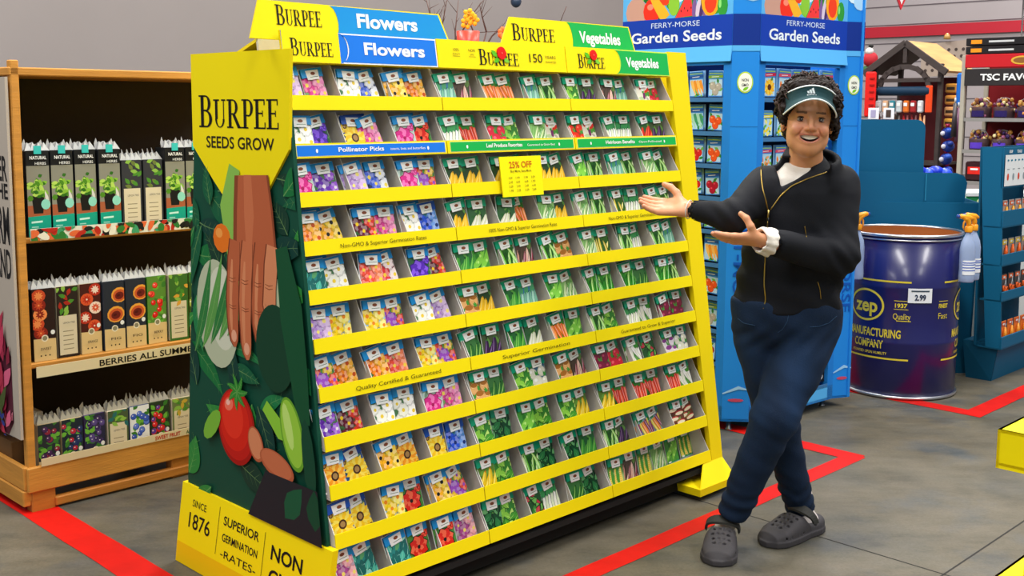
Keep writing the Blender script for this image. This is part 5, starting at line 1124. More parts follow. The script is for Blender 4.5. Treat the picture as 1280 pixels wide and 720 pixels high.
for i in range(3):
    m = MB(); q = at(1193+4*i, 150+6*i, 8.1); m.tube([q+UP*.12, q-UP*.12], [.014, .022], hx(['#3a3438', '#6a3a5a', '#b87a2c'][i]), 8); m.tube([q+UP*.12, q+UP*.16], [.006, .006], hx('#c8c8c8'), 6); small(m, 'hanging_tool', PLAST, '%s handled tool hanging left of the candy shelves' % ['dark', 'plum', 'amber'][i], 'tool')
m = MB(); cA, cB = at(1152, 60, 9.6), at(1212, 60, 9.2); cA[2] = cB[2] = 0
tC = (cB-cA)/np.linalg.norm(cB-cA); nC = np.cross(tC, UP); nC = nC if nC[1] < 0 else -nC; wC = np.linalg.norm(cB-cA)
m.slab([cA+UP*1.78, cB+UP*1.78, cB+UP*2.07, cA+UP*2.05], nC, .03, hx('#a8988c'))
for j in range(4):
    for i in range(6): disc(m, (cA+tC*(.05+i*(wC-.08)/5.6+.015*(j % 2))+UP*(1.83+.055*j), tC, UP, nC), .016, .014, hx('#4a3f3c'), .002, 8)
small(m, 'lattice_crate', CARD, 'beige crate side with rows of holes behind the gabled roof', 'crate')
q = at(1184, 46, 9.35); m = MB(); m.tube([q-UP*.02, q+UP*.01, q+UP*.03], [.03, .025, .008], hx('#b88a4a'), 8); small(m, 'round_knob', PLAST, 'small tan knob on top of the beige crate', 'knob')
m = MB(); q = at(1088, 118, 8.6); m.box(q, (.085, .03, .34), hx('#e0201c'), AXH, bev=.01)
for i in range(6): m.box(q-ub*.02+UP*(-.13+.05*i)+nb*.02, (.04, .006, .012), hx('#a81414'), AXH)
small(m, 'red_rack_card', CARD, 'tall red slatted card left of the gabled stand', 'display card')
q = at(1088, 74, 8.8); m = MB(); m.ball(q, (.06, .05, .06), hx('#b81c2c')); m.ball(q+UP*.06-ub*.02, (.032, .03, .028), hx('#e8e4e0')); m.ball(q+UP*.1, (.02, .02, .015), BLK); m.tube([q-UP*.08-nb*.05, q-UP*.08+nb*.05], .028, hx('#2a6a34'), 8)
small(m, 'plush_figure', RUBBER, 'red plush figure with white and green trim above the red card', 'plush toy')
for i, x in enumerate((1092, 1111)):
    m = MB(); q = at(x, 142, 7.6); m.box(q, (.075, .008, .075), hx('#e8e6ea'), AXH, bev=.002); m.box(q-ub*.006, (.035, .002, .05), hx('#a8a0c0') if i == 0 else hx('#4a3a34'), AXH, bev=.001); small(m, 'price_card', CARD, 'white card standing above the teal bin, %s' % ['left of two', 'right of two'][i], 'price card')
# candy shelves
CO0 = V3(3.085, 7.52, 0)
def cp(a, b, z): return CO0+nb*a+ub*b+UP*z
cs = thing('candy_shelf', 'black metal shelving of sweets under a TSC FAVORITES sign at the right edge', 'shelving', tuple(CO0), 0)
CWD = .95
for a in (0, CWD):
    for b in (0, .38): m = MB(); m.box(cp(a, b, .93), (.028, .028, 1.86), hx('#b0a898'), AXH, bev=.003); m.build('upright', PAINT, cs)
m = MB(); m.box(cp(CWD/2, .39, 1.2), (CWD, .02, 1.4), hx('#7a1018'), AXH); m.build('back_panel', CARD, cs)
for z in (1.455, 1.245, 1.035, .6):
    m = MB(); m.box(cp(CWD/2, .2, z-.02), (CWD, .38, .014), hx('#2c2826'), AXH); m.box(cp(CWD/2, .0, z-.016), (CWD, .012, .024), hx('#8c8884'), AXH); m.build('shelf', PAINT, cs)
def cf(a, z, o=.0): return (cp(a, -.03-o, z), nb, UP, -ub)
m = MB(); m.box(cp(CWD/2+.015, -.02, 1.715), (CWD, .02, .11), hx('#2e2a2a'), AXH, bev=.003); m.text('TSC FAVORITES', cf(.12, 1.695), .058, hx('#f0eeea'), w=.50, bold=.03, al='L', off=.003); m.build('sign_board', CARD, cs)
m = MB(); m.box(cp(CWD/2+.015, -.02, 1.82), (CWD, .02, .085), hx('#c01c24'), AXH, bev=.003); disc(m, cf(.38, 1.82), .07, .028, hx('#d8a83a'), .002, 20); disc(m, cf(.38, 1.82), .055, .018, hx('#8a5a2a'), .003, 20); m.build('red_band', CARD, cs)
for i, z in enumerate((1.89, 1.945)):
    m = MB(); m.box(cp(CWD/2+.01, .03, z), (CWD, .1, .05), hx('#1c1a1c'), AXH, bev=.004); m.box(cp(.08, -.021, z), (.07, .004, .025), hx('#f0901c'), AXH); m.box(cp(.24, -.021, z), (.16, .004, .012), hx('#c8c8c8'), AXH); m.box(cp(.55, -.021, z), (.22, .004, .04), hx('#a81438'), AXH); small(m, 'black_carton', CARD, 'long black and red carton lying on top of the candy shelves, %s' % ['lower', 'upper'][i], 'carton', 'long cartons on the candy shelves')
rnd = random.Random(12)
def tub(a, z, lc, label):
    m = MB(); c = cp(a, .09, z-.012)
    m.lathe([(0, .0), (.06, 0), (.064, .006), (.068, .07), (.066, .08)], c, hx('#5a4448'), 20, mi=1)
    for i in range(60):
        t_, q = rnd.uniform(0, 6.28), rnd.uniform(.01, .064); m.ball(c+V3(q*math.cos(t_), q*math.sin(t_), rnd.uniform(.05, .13) if q < .05 else rnd.uniform(.02, .105)), rnd.uniform(.01, .017), [hx(k) for k in ('#e0b060', '#c88a3a', '#f0dca0', '#a8683a', '#8a4a6a', '#3a2458')][i % 6], 6, 4)
    m.tube([c+nb*.055*math.cos(t_)+UP*(.09+.05*math.sin(t_)) for t_ in np.linspace(0, PI, 9)], .003, hx('#b8a8b0'), 6, mi=1)
    m.add([c+(nb*math.sin(t_)-ub*math.cos(t_))*.0705+UP*zz for zz in (.015, .055) for t_ in np.linspace(-.6, .6, 7)], [(i, i+1, 8+i, 7+i) for i in range(6)], lc)
    tag(m.build('candy_tub', [FOIL, CLEAR]), label, 'candy tub', 'tubs of sweets')
for r_, (z, lc) in enumerate(((1.455, hx('#2a1c5a')), (1.245, hx('#5a3ab8')))):
    for i in range(6): tub(.09+i*.15, z, lc, 'clear tub of sweets on the %s candy shelf, %s from left' % (['upper', 'lower'][r_], ['first', 'second', 'third', 'fourth', 'fifth', 'sixth'][i]))
for i in range(6):
    m = MB(); a = .09+i*.15; m.box(cp(a, .09, 1.095), (.13, .12, .13), hx('#3a1c20'), AXH, bev=.01); m.box(cp(a, .028, 1.10), (.09, .004, .05), hx('#e02a20') if i % 2 == 0 else hx('#b8a88a'), AXH, bev=.002); m.box(cp(a, .025, 1.11), (.05, .004, .012), WHT, AXH)
    small(m, 'snack_bag', FOIL, 'dark snack bag with %s label below the candy tubs, %s from left' % (['red', 'beige'][i % 2], ['first', 'second', 'third', 'fourth', 'fifth', 'sixth'][i]), 'snack bag', 'snack bags')
# wire rack upright and wall star, dome camera, twigs
m = MB()
for x in (4.13, 4.23): m.tube([(x, 9.0, 0), (x, 9.0, 2.6)], .006, hx('#2a2426'), 6)
for i in range(9): m.tube([(4.13, 9.0, 2.0+.06*i), (4.23, 9.0, 2.0+.06*i)], .003, hx('#2a2426'), 6)
small(m, 'wire_ladder', PAINT, 'dark wire ladder frame above the candy shelves at the right edge', 'wire frame')
sc = at(1128, -22, 11.5); m = MB()
def starp(R, r, z=0): return [V3(sc[0]+(R if i % 2 == 0 else r)*math.sin(PI*i/5+PI), sc[1]-z, sc[2]+(R if i % 2 == 0 else r)*math.cos(PI*i/5+PI)) for i in range(10)]
S = starp(.27, .12); m.slab(S[::-1], V3(0, -1, 0), .03, hx('#c81c2c')); S2 = starp(.22, .095, .004)
for i in range(10): m.poly([V3(sc[0], sc[1]-.02, sc[2]), S2[i], S2[(i+1) % 10]], hx('#e8e0e0'))
small(m, 'wall_star', PAINT, 'white star with a red border hanging high on the back wall', 'star sign')
pz = at(645, 2, 9.5); m = MB(); m.ball(pz, (.045, .045, .05), hx('#2a3a50'), 14, 10); m.lathe([(0, .03), (.06, .03), (.06, .09), (.01, .1), (.01, .6), (0, .6)], pz, hx('#8a96a8'), 14); small(m, 'dome_camera', PLAST, 'small dark dome camera hanging near the top of the back wall', 'camera')
# dried twigs with fabric flowers standing behind the rack
tw = thing('twig_arrangement', 'bare brown twigs with yellow blossoms standing behind the seed rack', 'twig decoration', (.0, 6.0, 0), 0)
m = MB(); rnd = random.Random(3); BR = hx('#5a3c34')
def pp(x, y, Y=6.0): return at(x, y, Y)
for a, b, c_ in (((570, 80), (569, 40), (573, 0)), ((568, 60), (585, 25), (604, 2)), ((600, 60), (588, 30), (578, 10)), ((608, 40), (603, 22), (600, 8)), ((549, 60), (538, 20), (530, -10)), ((545, 60), (553, 30), (560, -5)), ((560, 80), (548, 30), (541, 10)), ((600, 70), (615, 45), (632, 30))):
    pts = [pp(*a)+V3(0, rnd.uniform(-.05, .05), 0), pp(*b), pp(*c_)+V3(0, rnd.uniform(-.1, .1), 0)]; m.tube(pts, [.005, .004, .0015], BR, 6)
    for k in range(3):
        q = pts[1]+(pts[2]-pts[1])*(k*.3); m.tube([q, q+V3(rnd.uniform(-.07, .07), 0, rnd.uniform(.02, .1))], [.002, .0008], BR, 5)
for a, b in (((575, 42), (640, 38)), ((700, 28), (708, 8))): m.tube([pp(*a), pp(*b)], .002, BR, 5)
base_ = pp(575, 90); m.tube([V3(base_[0], 6.0, .5), base_, pp(572, 45)], [.02, .015, .008], BR, 8); m.tube([V3(base_[0], 6.0, 0), V3(base_[0], 6, .5)], [.02, .02], BR, 8)
m.tube([pp(549, 60), pp(560, 80), base_], [.005, .006, .01], BR, 6); m.tube([pp(600, 60), pp(588, 75), base_], [.005, .006, .01], BR, 6); m.tube([pp(608, 40), pp(600, 70), base_], [.004, .006, .01], BR, 6)
m.build('branches', RUBBER, tw)
for x, y in ((589, 22), (583, 29), (592, 25), (586, 18)):
    m = MB(); q = pp(x, y, 5.97)
    for k in range(5): a = k*1.257; m.ball(q+V3(.02*math.cos(a), -.004, .02*math.sin(a)), (.013, .006, .013), hx('#f0b81c'), 8, 5)
    m.ball(q+V3(0, -.01, 0), .007, hx('#c88010'), 8, 5); m.build('blossom', RUBBER, tw)
q = pp(585, 50, 5.9); m = MB(); m.lathe([(0, -.12), (.05, -.12), (.055, -.05), (.06, .045), (.054, .045), (.045, -.04), (0, -.04)], q, hx('#e8402c'), 20); m.tube([V3(q[0], q[1], 0), q-UP*.1], .01, hx('#5a5a5a'), 8); small(m, 'red_bucket', PLAST, 'red bucket top showing over the yellow header of the rack', 'bucket')
q = pp(629, 42, 5.9); m = MB()
for k in range(7): a = k*.9; m.ball(q+V3(.016*math.cos(a), -.005*k, .02*math.sin(a)), (.014, .01, .016), hx('#f0702c'), 8, 5)
m.tube([q, q-UP*.3, V3(q[0], q[1], 0)], [.004, .006, .006], hx('#4a6a34'), 6); small(m, 'fabric_flower', RUBBER, 'orange fabric flower beside the slanted edge of the vegetables topper', 'flower')
# ------------------------------------------------------------------ yellow tray display at the right foreground
yd = thing('yellow_tray_display', 'yellow cardboard tray display cut off by the right edge in the foreground', 'display stand', (1.3, 2.5, 0), 0)
def yb_(name, corner, u, n_, L, Dd, z0, z1, col=YEL, t=.006):
    m = MB(); c = V3(*corner, 0)
    m.slab([c+UP*z0, c+u*L+UP*z0, c+u*L+UP*z1, c+UP*z1], n_, t, col, side=YEL2)
    m.slab([c+UP*z1, c+u*L+UP*z1, c+u*L-n_*Dd+UP*z1, c-n_*Dd+UP*z1], UP, t, col)
    s = -u; m.slab([c+UP*z0, c+UP*z1, c-n_*Dd+UP*z1, c-n_*Dd+UP*z0], s, t, YEL2)
    m.slab([c+UP*z0+UP*t, c+u*L+UP*z0+UP*t, c+u*L-n_*Dd+UP*z0+UP*t, c-n_*Dd+UP*z0+UP*t], -UP, t, YEL2)
    return m.build(name, CARD, yd)
yb_('tray', (1.008, 2.2), nb, -ub, .5, .35, .782, .862)
def onz(x, y, z): d = cF+cR*(x-CX)/FPX+cU*(CY-y)/FPX; return CO+d*((z-CAMH)/d[2])
q = onz(1243, 720, .52); q2 = q-ub*.25
yb_('lower_tray', (q2[0], q2[1]), nb, -ub, .6, .9, .42, .52)
m = MB(); a = V3(1.035, 2.2, 0)+ub*.03+nb*.03; m.slab([a+UP*z_ for z_ in (.0, .785)]+[a+nb*.5+UP*z_ for z_ in (.785, .0)], -ub, .01, YEL2); m.build('back_stand', CARD, yd)
# ------------------------------------------------------------------ smooth bodies from distance fields
def smin(a, b, k):
    h = np.clip(.5+.5*(b-a)/k, 0, 1); return b*(1-h)+a*h-k*h*(1-h)
def smax(a, b, k): return -smin(-a, -b, k)
def rc(P, a, b, ra, rb, sq=None):
    a = np.asarray(a, np.float32); b = np.asarray(b, np.float32); ab = b-a; q = P-a
    t = np.clip((q@ab)/(ab@ab), 0, 1); d = q-t[..., None]*ab
    if sq is not None:       # flatten: sq = (axis, factor)
        ax = np.asarray(sq[0], np.float32); c = d@ax; d = d+(c*(sq[1]-1))[..., None]*ax
    return np.sqrt((d*d).sum(-1))-(ra+(rb-ra)*t)
def el(P, c, r, A=None):
    q = P-np.asarray(c, np.float32)
    if A is not None: q = q@np.asarray(A, np.float32).T
    r = np.asarray(r, np.float32); k = np.sqrt(((q/r)**2).sum(-1)); g = np.sqrt(((q/(r*r))**2).sum(-1))+1e-9
    return k*(k-1)/g
def nets(fn, lo, hi, h):
    lo = np.array(lo, float); n = np.ceil((np.array(hi)-lo)/h).astype(int)+1
    ax = [(lo[i]+h*np.arange(n[i])).astype(np.float32) for i in range(3)]
    G = np.stack(np.meshgrid(*ax, indexing='ij'), -1); D = fn(G); del G
    s = D < 0
    cnt = np.zeros((n[0]-1, n[1]-1, n[2]-1), np.int8)
    for i in (0, 1):
        for j in (0, 1):
            for k in (0, 1): cnt += s[i:n[0]-1+i, j:n[1]-1+j, k:n[2]-1+k]
    act = (cnt > 0) & (cnt < 8); idx = -np.ones(act.shape, int); c = np.argwhere(act); idx[act] = np.arange(len(c))
    corners = [(i, j, k) for i in (0, 1) for j in (0, 1) for k in (0, 1)]
    val = {q: D[c[:, 0]+q[0], c[:, 1]+q[1], c[:, 2]+q[2]] for q in corners}
    acc = np.zeros((len(c), 3)); w = np.zeros(len(c))
    for a in corners:
        for ax_ in range(3):
            if a[ax_]: continue
            b = list(a); b[ax_] = 1; b = tuple(b); va, vb = val[a], val[b]; m = (va < 0) != (vb < 0)
            t = np.where(m, va/(va-vb+1e-12), 0); p = np.tile(np.array(a, float), (len(c), 1)); p[:, ax_] = t
            acc[m] += p[m]; w[m] += 1
    V = lo+(c+acc/w[:, None])*h
    F = []
    for a in range(3):
        b_, c_ = (a+1) % 3, (a+2) % 3
        sl0 = [slice(None)]*3; sl1 = [slice(None)]*3; sl0[a] = slice(0, n[a]-1); sl1[a] = slice(1, n[a])
        e = s[tuple(sl0)] != s[tuple(sl1)]; q = np.argwhere(e)
        q = q[(q[:, b_] > 0) & (q[:, c_] > 0) & (q[:, b_] < n[b_]-1) & (q[:, c_] < n[c_]-1)]
        fl = s[q[:, 0], q[:, 1], q[:, 2]]
        def I(db, dc): r = q.copy(); r[:, b_] -= db; r[:, c_] -= dc; return idx[r[:, 0], r[:, 1], r[:, 2]]
        f = np.stack([I(1, 1), I(0, 1), I(0, 0), I(1, 0)], 1); f[~fl] = f[~fl][:, ::-1]; F.append(f)
    return V, np.concatenate(F)
def relax(V, F, n=2, lam=.5):
    e = np.concatenate([F[:, [0, 1]], F[:, [1, 2]], F[:, [2, 3]], F[:, [3, 0]]]); e = np.concatenate([e, e[:, ::-1]])
    for _ in range(n):
        S = np.zeros_like(V); W_ = np.zeros(len(V)); np.add.at(S, e[:, 0], V[e[:, 1]]); np.add.at(W_, e[:, 0], 1); V = V+lam*(S/W_[:, None]-V)
    return V
def soft(name, shells, mats, parent, colf):
    vs = []; fs = []; o = 0
    for fn, lo, hi, h, it in shells:
        V, F = nets(fn, lo, hi, h); V = relax(V, F, it); vs.append(V); fs.append(F+o); o += len(V)
    V = np.concatenate(vs); F = np.concatenate(fs)
    mb = MB(); mb.v = [tuple(p) for p in V]; mb.f = [tuple(int(i) for i in f) for f in F]; mb.c = [(1, 1, 1)]*len(F); mb.m = [0]*len(F); mb.sm = [True]*len(F)
    mb.vc = np.asarray(colf(V), np.float32)
    return mb.build(name, mats, parent)
def wob(P, a, f, s=0.):   # cloth creases
    x, y, z = P[..., 0], P[..., 1], P[..., 2]
    return a*(np.sin(f*(x+.6*z)+s+1.7*np.sin(f*.43*(z-y)+s))+.6*np.sin(f*1.7*(z+.4*x)+2*s+1.3*np.sin(f*.6*y)))
# ------------------------------------------------------------------ the person
SKIN = mat('skin', rough=.48, va=.03, vs=30, bump=.05, bs=200); SKIN.node_tree.nodes['Principled BSDF'].inputs['Subsurface Weight'].default_value = .12; SKIN.node_tree.nodes['Principled BSDF'].inputs['Subsurface Radius'].default_value = (.02, .008, .004)
KNIT = mat('navy_softshell', rough=.8, va=.08, vs=60, bump=.3, bs=500, spec=.3, sheen=0.)
DENIM = mat('dark_denim', rough=.85, va=.22, vs=9, bump=.4, bs=420, spec=.25, stretch=(1, 1, .5))
COTTON = mat('white_cotton', rough=.9, va=.03, bump=.3, bs=120)
HAIR = mat('dark_hair', rough=.6, va=.3, vs=90, bump=.6, bs=160, spec=.2)
EYE = mat('eye', rough=.3, coat=.1, va=0)
person = thing('person', 'smiling person in a teal visor, navy zip jacket and jeans, presenting the seed rack', 'person', (.97, 3.74, 0), 0)
Wp = lambda x, y, Y: at(x, y, Y)
PY = 3.74
secs = [(.80, .975, PY, .178, .118), (.86, .976, PY, .180, .120), (.95, .985, PY, .172, .115), (1.066, .998, PY, .163, .112), (1.16, 1.008, PY, .158, .112), (1.227, 1.016, PY, .155, .108), (1.275, 1.02, PY, .128, .095), (1.315, 1.022, PY+.01, .085, .078), (1.36, 1.02, PY+.015, .05, .06)]
SZ = [s[0] for s in secs]
def torso(P, g=0.):
    z = P[..., 2]; cx, cy, a, b = [np.interp(z, SZ, [s[i] for s in secs]) for i in (1, 2, 3, 4)]
    a = a+g; b = b+g; x = (P[..., 0]-cx)/a; y = (P[..., 1]-cy)/b
    k = (np.abs(x)**2.3+np.abs(y)**2.3)**(1/2.3)
    return (k-1)*np.minimum(a, b)*.95
SR, ER, WR = Wp(957, 231, 3.75), Wp(918, 271, 3.60), Wp(862, 262, 3.68)
SLs, EL, WL = Wp(1049, 231, 3.76), Wp(1050, 322, 3.64), Wp(958, 302, 3.50)
NK = Wp(1012, 205, 3.73)
VX = [Wp(979, 200, 3.62), Wp(1032, 196, 3.62), Wp(1016, 216, 3.62), Wp(981, 235, 3.62)]
def vcut(P):        # open neck: convex quad in x, z in front of the body's middle
    x, z = P[..., 0], P[..., 2]; d = np.full(x.shape, -1e3, np.float32)
    for i in range(4):
        a, b = VX[i], VX[(i+1) % 4]; ex, ez = b[0]-a[0], b[2]-a[2]; l = math.hypot(ex, ez); d = np.maximum(d, -((-ez)*(x-a[0])+ex*(z-a[2]))/l*(-1))
    return np.maximum(d, P[..., 1]-PY)
def jacket(P):
    d = torso(P)
    r = rc(P, SR, ER, .066, .052); r = smin(r, rc(P, ER, WR+.0*(WR-ER), .051, .031), .02)
    l = rc(P, SLs, EL, .068, .056); l = smin(l, rc(P, EL, WL+(EL-WL)*.0, .056, .043), .03)
    d = smin(d, r, .035); d = smin(d, l, .03)
    # collar
    q = P-np.array([NK[0]+.006, NK[1]+.0, 0], np.float32); k = np.sqrt((q[..., 0]/.082)**2+(q[..., 1]/.078)**2)
    flare = np.interp(P[..., 2], [1.26, 1.36], [1.18, 1.0]); ring = np.abs(k-flare)*.08-.010
    top = P[..., 2]-(1.35+.028*np.clip(q[..., 1]/.08, -1, 1)); ring = smax(ring, top, .01); ring = smax(ring, 1.24-P[..., 2], .01)
    open_ = .052-np.abs(q[..., 0]+.012)-np.clip(q[..., 1]+.03, 0, 1)*2
    ring = smax(ring, open_, .01)
    d = smin(d, ring, .02)
    d = smax(d, -vcut(P), .006)
    hem = .828-P[..., 2]; d = smax(d, hem-.0, .008)
    wr = wob(P, .0035, 34.)*np.clip(1-np.abs(P[..., 2]-1.0)/.3, .25, 1)
    # creases gathered at the elbows
    for c, R_ in ((ER, .1), (EL, .12)): m = np.exp(-(((P-np.asarray(c, np.float32))**2).sum(-1))/(R_*R_*.5)); wr = wr+m*.005*np.sin((P[..., 0]*1.2+P[..., 2])*95)
    # cuffs cut open
    for a, b in ((ER, WR), (EL, WL)):
        t = np.asarray((b-a)/np.linalg.norm(b-a), np.float32); s_ = (P-np.asarray(b, np.float32))@t; near = np.sqrt(((P-np.asarray(b, np.float32))**2).sum(-1))
        d = np.where(near < (.12 if a is ER else .072), smax(d, s_, .004), d)
        d = np.where(near < .07, np.maximum(d, -np.maximum(rc(P, b-np.asarray(t)*.03, b+np.asarray(t)*.03, .029 if a is ER else .037, .029 if a is ER else .037), -s_-.03)), d)
    return d+wr+.0022*np.sin((P[..., 0]*.8+P[..., 2]*1.3)*55+2*np.sin(P[..., 0]*17))*np.clip((1.2-P[..., 2])*4, 0, 1)
cNV = np.array(hx('#070a14'))
soft('jacket', [(jacket, (.60, 3.38, .80), (1.28, 3.92, 1.41), .0058, 2)], KNIT, person, lambda V: np.tile(cNV, (len(V), 1)))
jk = [o for o in person.children if o.name.startswith('jacket')][0]; RM[jk.name] = RM[person.name]
def hit(px, py, fn, y0=3.3, y1=3.95, off=.0):
    Ys = np.linspace(y0, y1, 650); P = np.array([at(px, py, Y) for Y in Ys], np.float32); D = fn(P); i = int(np.argmax(D < off)); return P[max(i-1, 0)].astype(float)
GOLD = hx('#b89a50')
z = MB()
def zipl(pts, r=.0022):
    Q = []
    for i in range(len(pts)-1):
        for k in range(6): t = k/6; Q.append(hit(pts[i][0]+(pts[i+1][0]-pts[i][0])*t, pts[i][1]+(pts[i+1][1]-pts[i][1])*t, jacket))
    Q.append(hit(*pts[-1], jacket))
    Q = [Q[0]]+[(Q[i-1]+Q[i]+Q[i+1])/3 for i in range(1, len(Q)-1)]+[Q[-1]]
    z.tube([q+V3(0, -.001, 0) for q in Q], r, GOLD, 6)
zipl([(953, 203), (951, 215), (953, 235), (957, 250), (960, 263)]); zipl([(1034, 215), (1010, 223), (990, 232), (976, 244), (963, 262)]); zipl([(960, 263), (958, 300), (956, 330), (955, 355), (957, 375), (954, 386)])
p = hit(960, 264, jacket); z.tube([p+V3(0, -.004, .004), p+V3(0, -.006, -.02)], [.004, .0025], hx('#d0b468'), 8); z.tube([p+V3(0, -.006, -.02), p+V3(0, -.007, -.04)], [.0025, .003], hx('#3a3a3a'), 6)
z.build('zipper', METAL, jk)['label'] = 'gold zipper'
z = MB(); zipl([(1006, 283), (1007, 290), (1008, 296)], .0015); zipl([(1022, 352), (1025, 362), (1026, 374)], .0012); z.build('pocket_zipper', METAL, jk)
# shirt under the open collar, and its turned-back cuff
cSH = np.array(hx('#e4ddd4'))
def shirt(P):
    d = torso(P, -.012); n_ = rc(P, V3(NK[0], NK[1]+.01, 1.2), V3(NK[0], NK[1]+.01, 1.318), .075, .066)
    d = smin(d, n_, .02); d = smax(d, P[..., 2]-1.322+.25*np.clip(PY-P[..., 1]-.02, 0, .1), .004); d = smax(d, 1.1-P[..., 2], .01); return d+wob(P, .0012, 60)
soft('shirt', [(shirt, (.84, 3.58, 1.08), (1.20, 3.9, 1.36), .005, 2)], COTTON, person, lambda V: np.tile(cSH, (len(V), 1)))
def cuff(P):
    t = (WL-EL)/np.linalg.norm(WL-EL); a = WL-t*.012; b = WL+t*.032
    d = rc(P, a, b, .046, .040); tt = np.asarray(t, np.float32)
    d = smax(d, (P-np.asarray(b, np.float32))@tt-.0, .004); d = smax(d, -((P-np.asarray(a, np.float32))@tt)-.004, .004)
    d = np.maximum(d, -rc(P, WL+t*.0, b+t*.04, .033, .033)); return d+wob(P, .0018, 150)
soft('shirt_cuff', [(cuff, WL-V3(.08, .07, .07), WL+V3(.07, .07, .07), .003, 1)], COTTON, person, lambda V: np.tile(cSH, (len(V), 1)))
ln = MB(); t = (WR-ER)/np.linalg.norm(WR-ER); a1 = np.cross(t, UP); a1 /= np.linalg.norm(a1); a2 = np.cross(a1, t)
ln.tube([WR+t*.002+(a1*math.cos(k)+a2*math.sin(k))*.0305 for k in np.linspace(0, 2*PI, 25)], .0018, hx('#d8d8d4'), 6, cap=False); ln.build('cuff_lining', COTTON, person)
# jeans
HF, KF, AF = Wp(1008, 418, 3.74), Wp(969, 520, 3.63), Wp(917, 640, 3.72)
HB_, KB, AB = Wp(950, 418, 3.77), Wp(972, 530, 3.80), Wp(1001, 634, 3.87)
def jeans(P):
    c = Wp(984, 395, PY); d = el(P, c+V3(0, .01, .0), (.180, .125, .12))
    top = rc(P, V3(.975-.07, PY, .85), V3(.975+.07, PY, .85), .115, .115, ((0, 1, 0), 1.05)); d = smin(d, top, .03)
    f = smin(rc(P, HF, KF, .098, .075), rc(P, KF, AF, .074, .053), .03)
    f = smin(f, rc(P, HF+V3(.02, .02, .02), HF+(KF-HF)*.5+V3(.012, .0, 0), .09, .075), .03)
    b = smin(rc(P, HB_, KB, .092, .070), rc(P, KB, AB, .068, .051), .03)
    d = smin(d, smin(f, b, .008), .03)
    for A_, K_ in ((AF, KF), (AB, KB)):
        t_ = np.asarray((A_-K_)/np.linalg.norm(A_-K_), np.float32); s_ = (P-np.asarray(A_, np.float32))@t_; nr = np.sqrt(((P-np.asarray(A_, np.float32))**2).sum(-1))
        d = np.where(nr < .14, smax(d, s_-.012, .006), d)
        m = np.exp(-((s_+.05)/.07)**2)*(nr < .25); d = d+m*.0035*np.sin(s_*130+P[..., 0]*30)
    for K_ in (KF, KB): m = np.exp(-(((P-np.asarray(K_, np.float32))**2).sum(-1))/.012); d = d+m*.0016*np.sin((P[..., 2]*1.1+P[..., 0]*.7)*110)
    m = np.exp(-((P[..., 2]-.74)/.05)**2); d = d+m*.003*np.sin((P[..., 0]*.9-P[..., 2]*.8)*100)
    return smax(d, P[..., 2]-.87, .01)+wob(P, .0016, 42., 1.)
cJ = np.array(hx('#12253f')); cJ2 = np.array(hx('#1d3a60'))
def jcol(V):
    u = np.exp(-((V[:, 2]-.58)/.16)**2)*np.clip((np.sin(V[:, 0]*40)+1)*.5, 0, 1); return cJ+(cJ2-cJ)*(u*.6)[:, None]
jn = soft('jeans', [(jeans, (.70, 3.48, .05), (1.24, 3.98, .89), .0062, 2)], DENIM, person, jcol)
sm_ = MB()
def seam(pts, fn, par, col, r=.0012):
    Q = []
    for i in range(len(pts)-1):
        for k in range(5): t_ = k/5; Q.append(hit(pts[i][0]+(pts[i+1][0]-pts[i][0])*t_, pts[i][1]+(pts[i+1][1]-pts[i][1])*t_, fn))
    Q.append(hit(*pts[-1], fn)); sm_.tube(Q, r, col, 5)
seam([(986, 392), (984, 402), (978, 412), (972, 416)], jeans, jn, hx('#2a4464')); seam([(1046, 395), (1036, 404), (1024, 408), (1012, 409)], jeans, jn, hx('#2a4464')); seam([(922, 398), (930, 404), (944, 407)], jeans, jn, hx('#2a4464'))
sm_.build('seam', DENIM, jn)
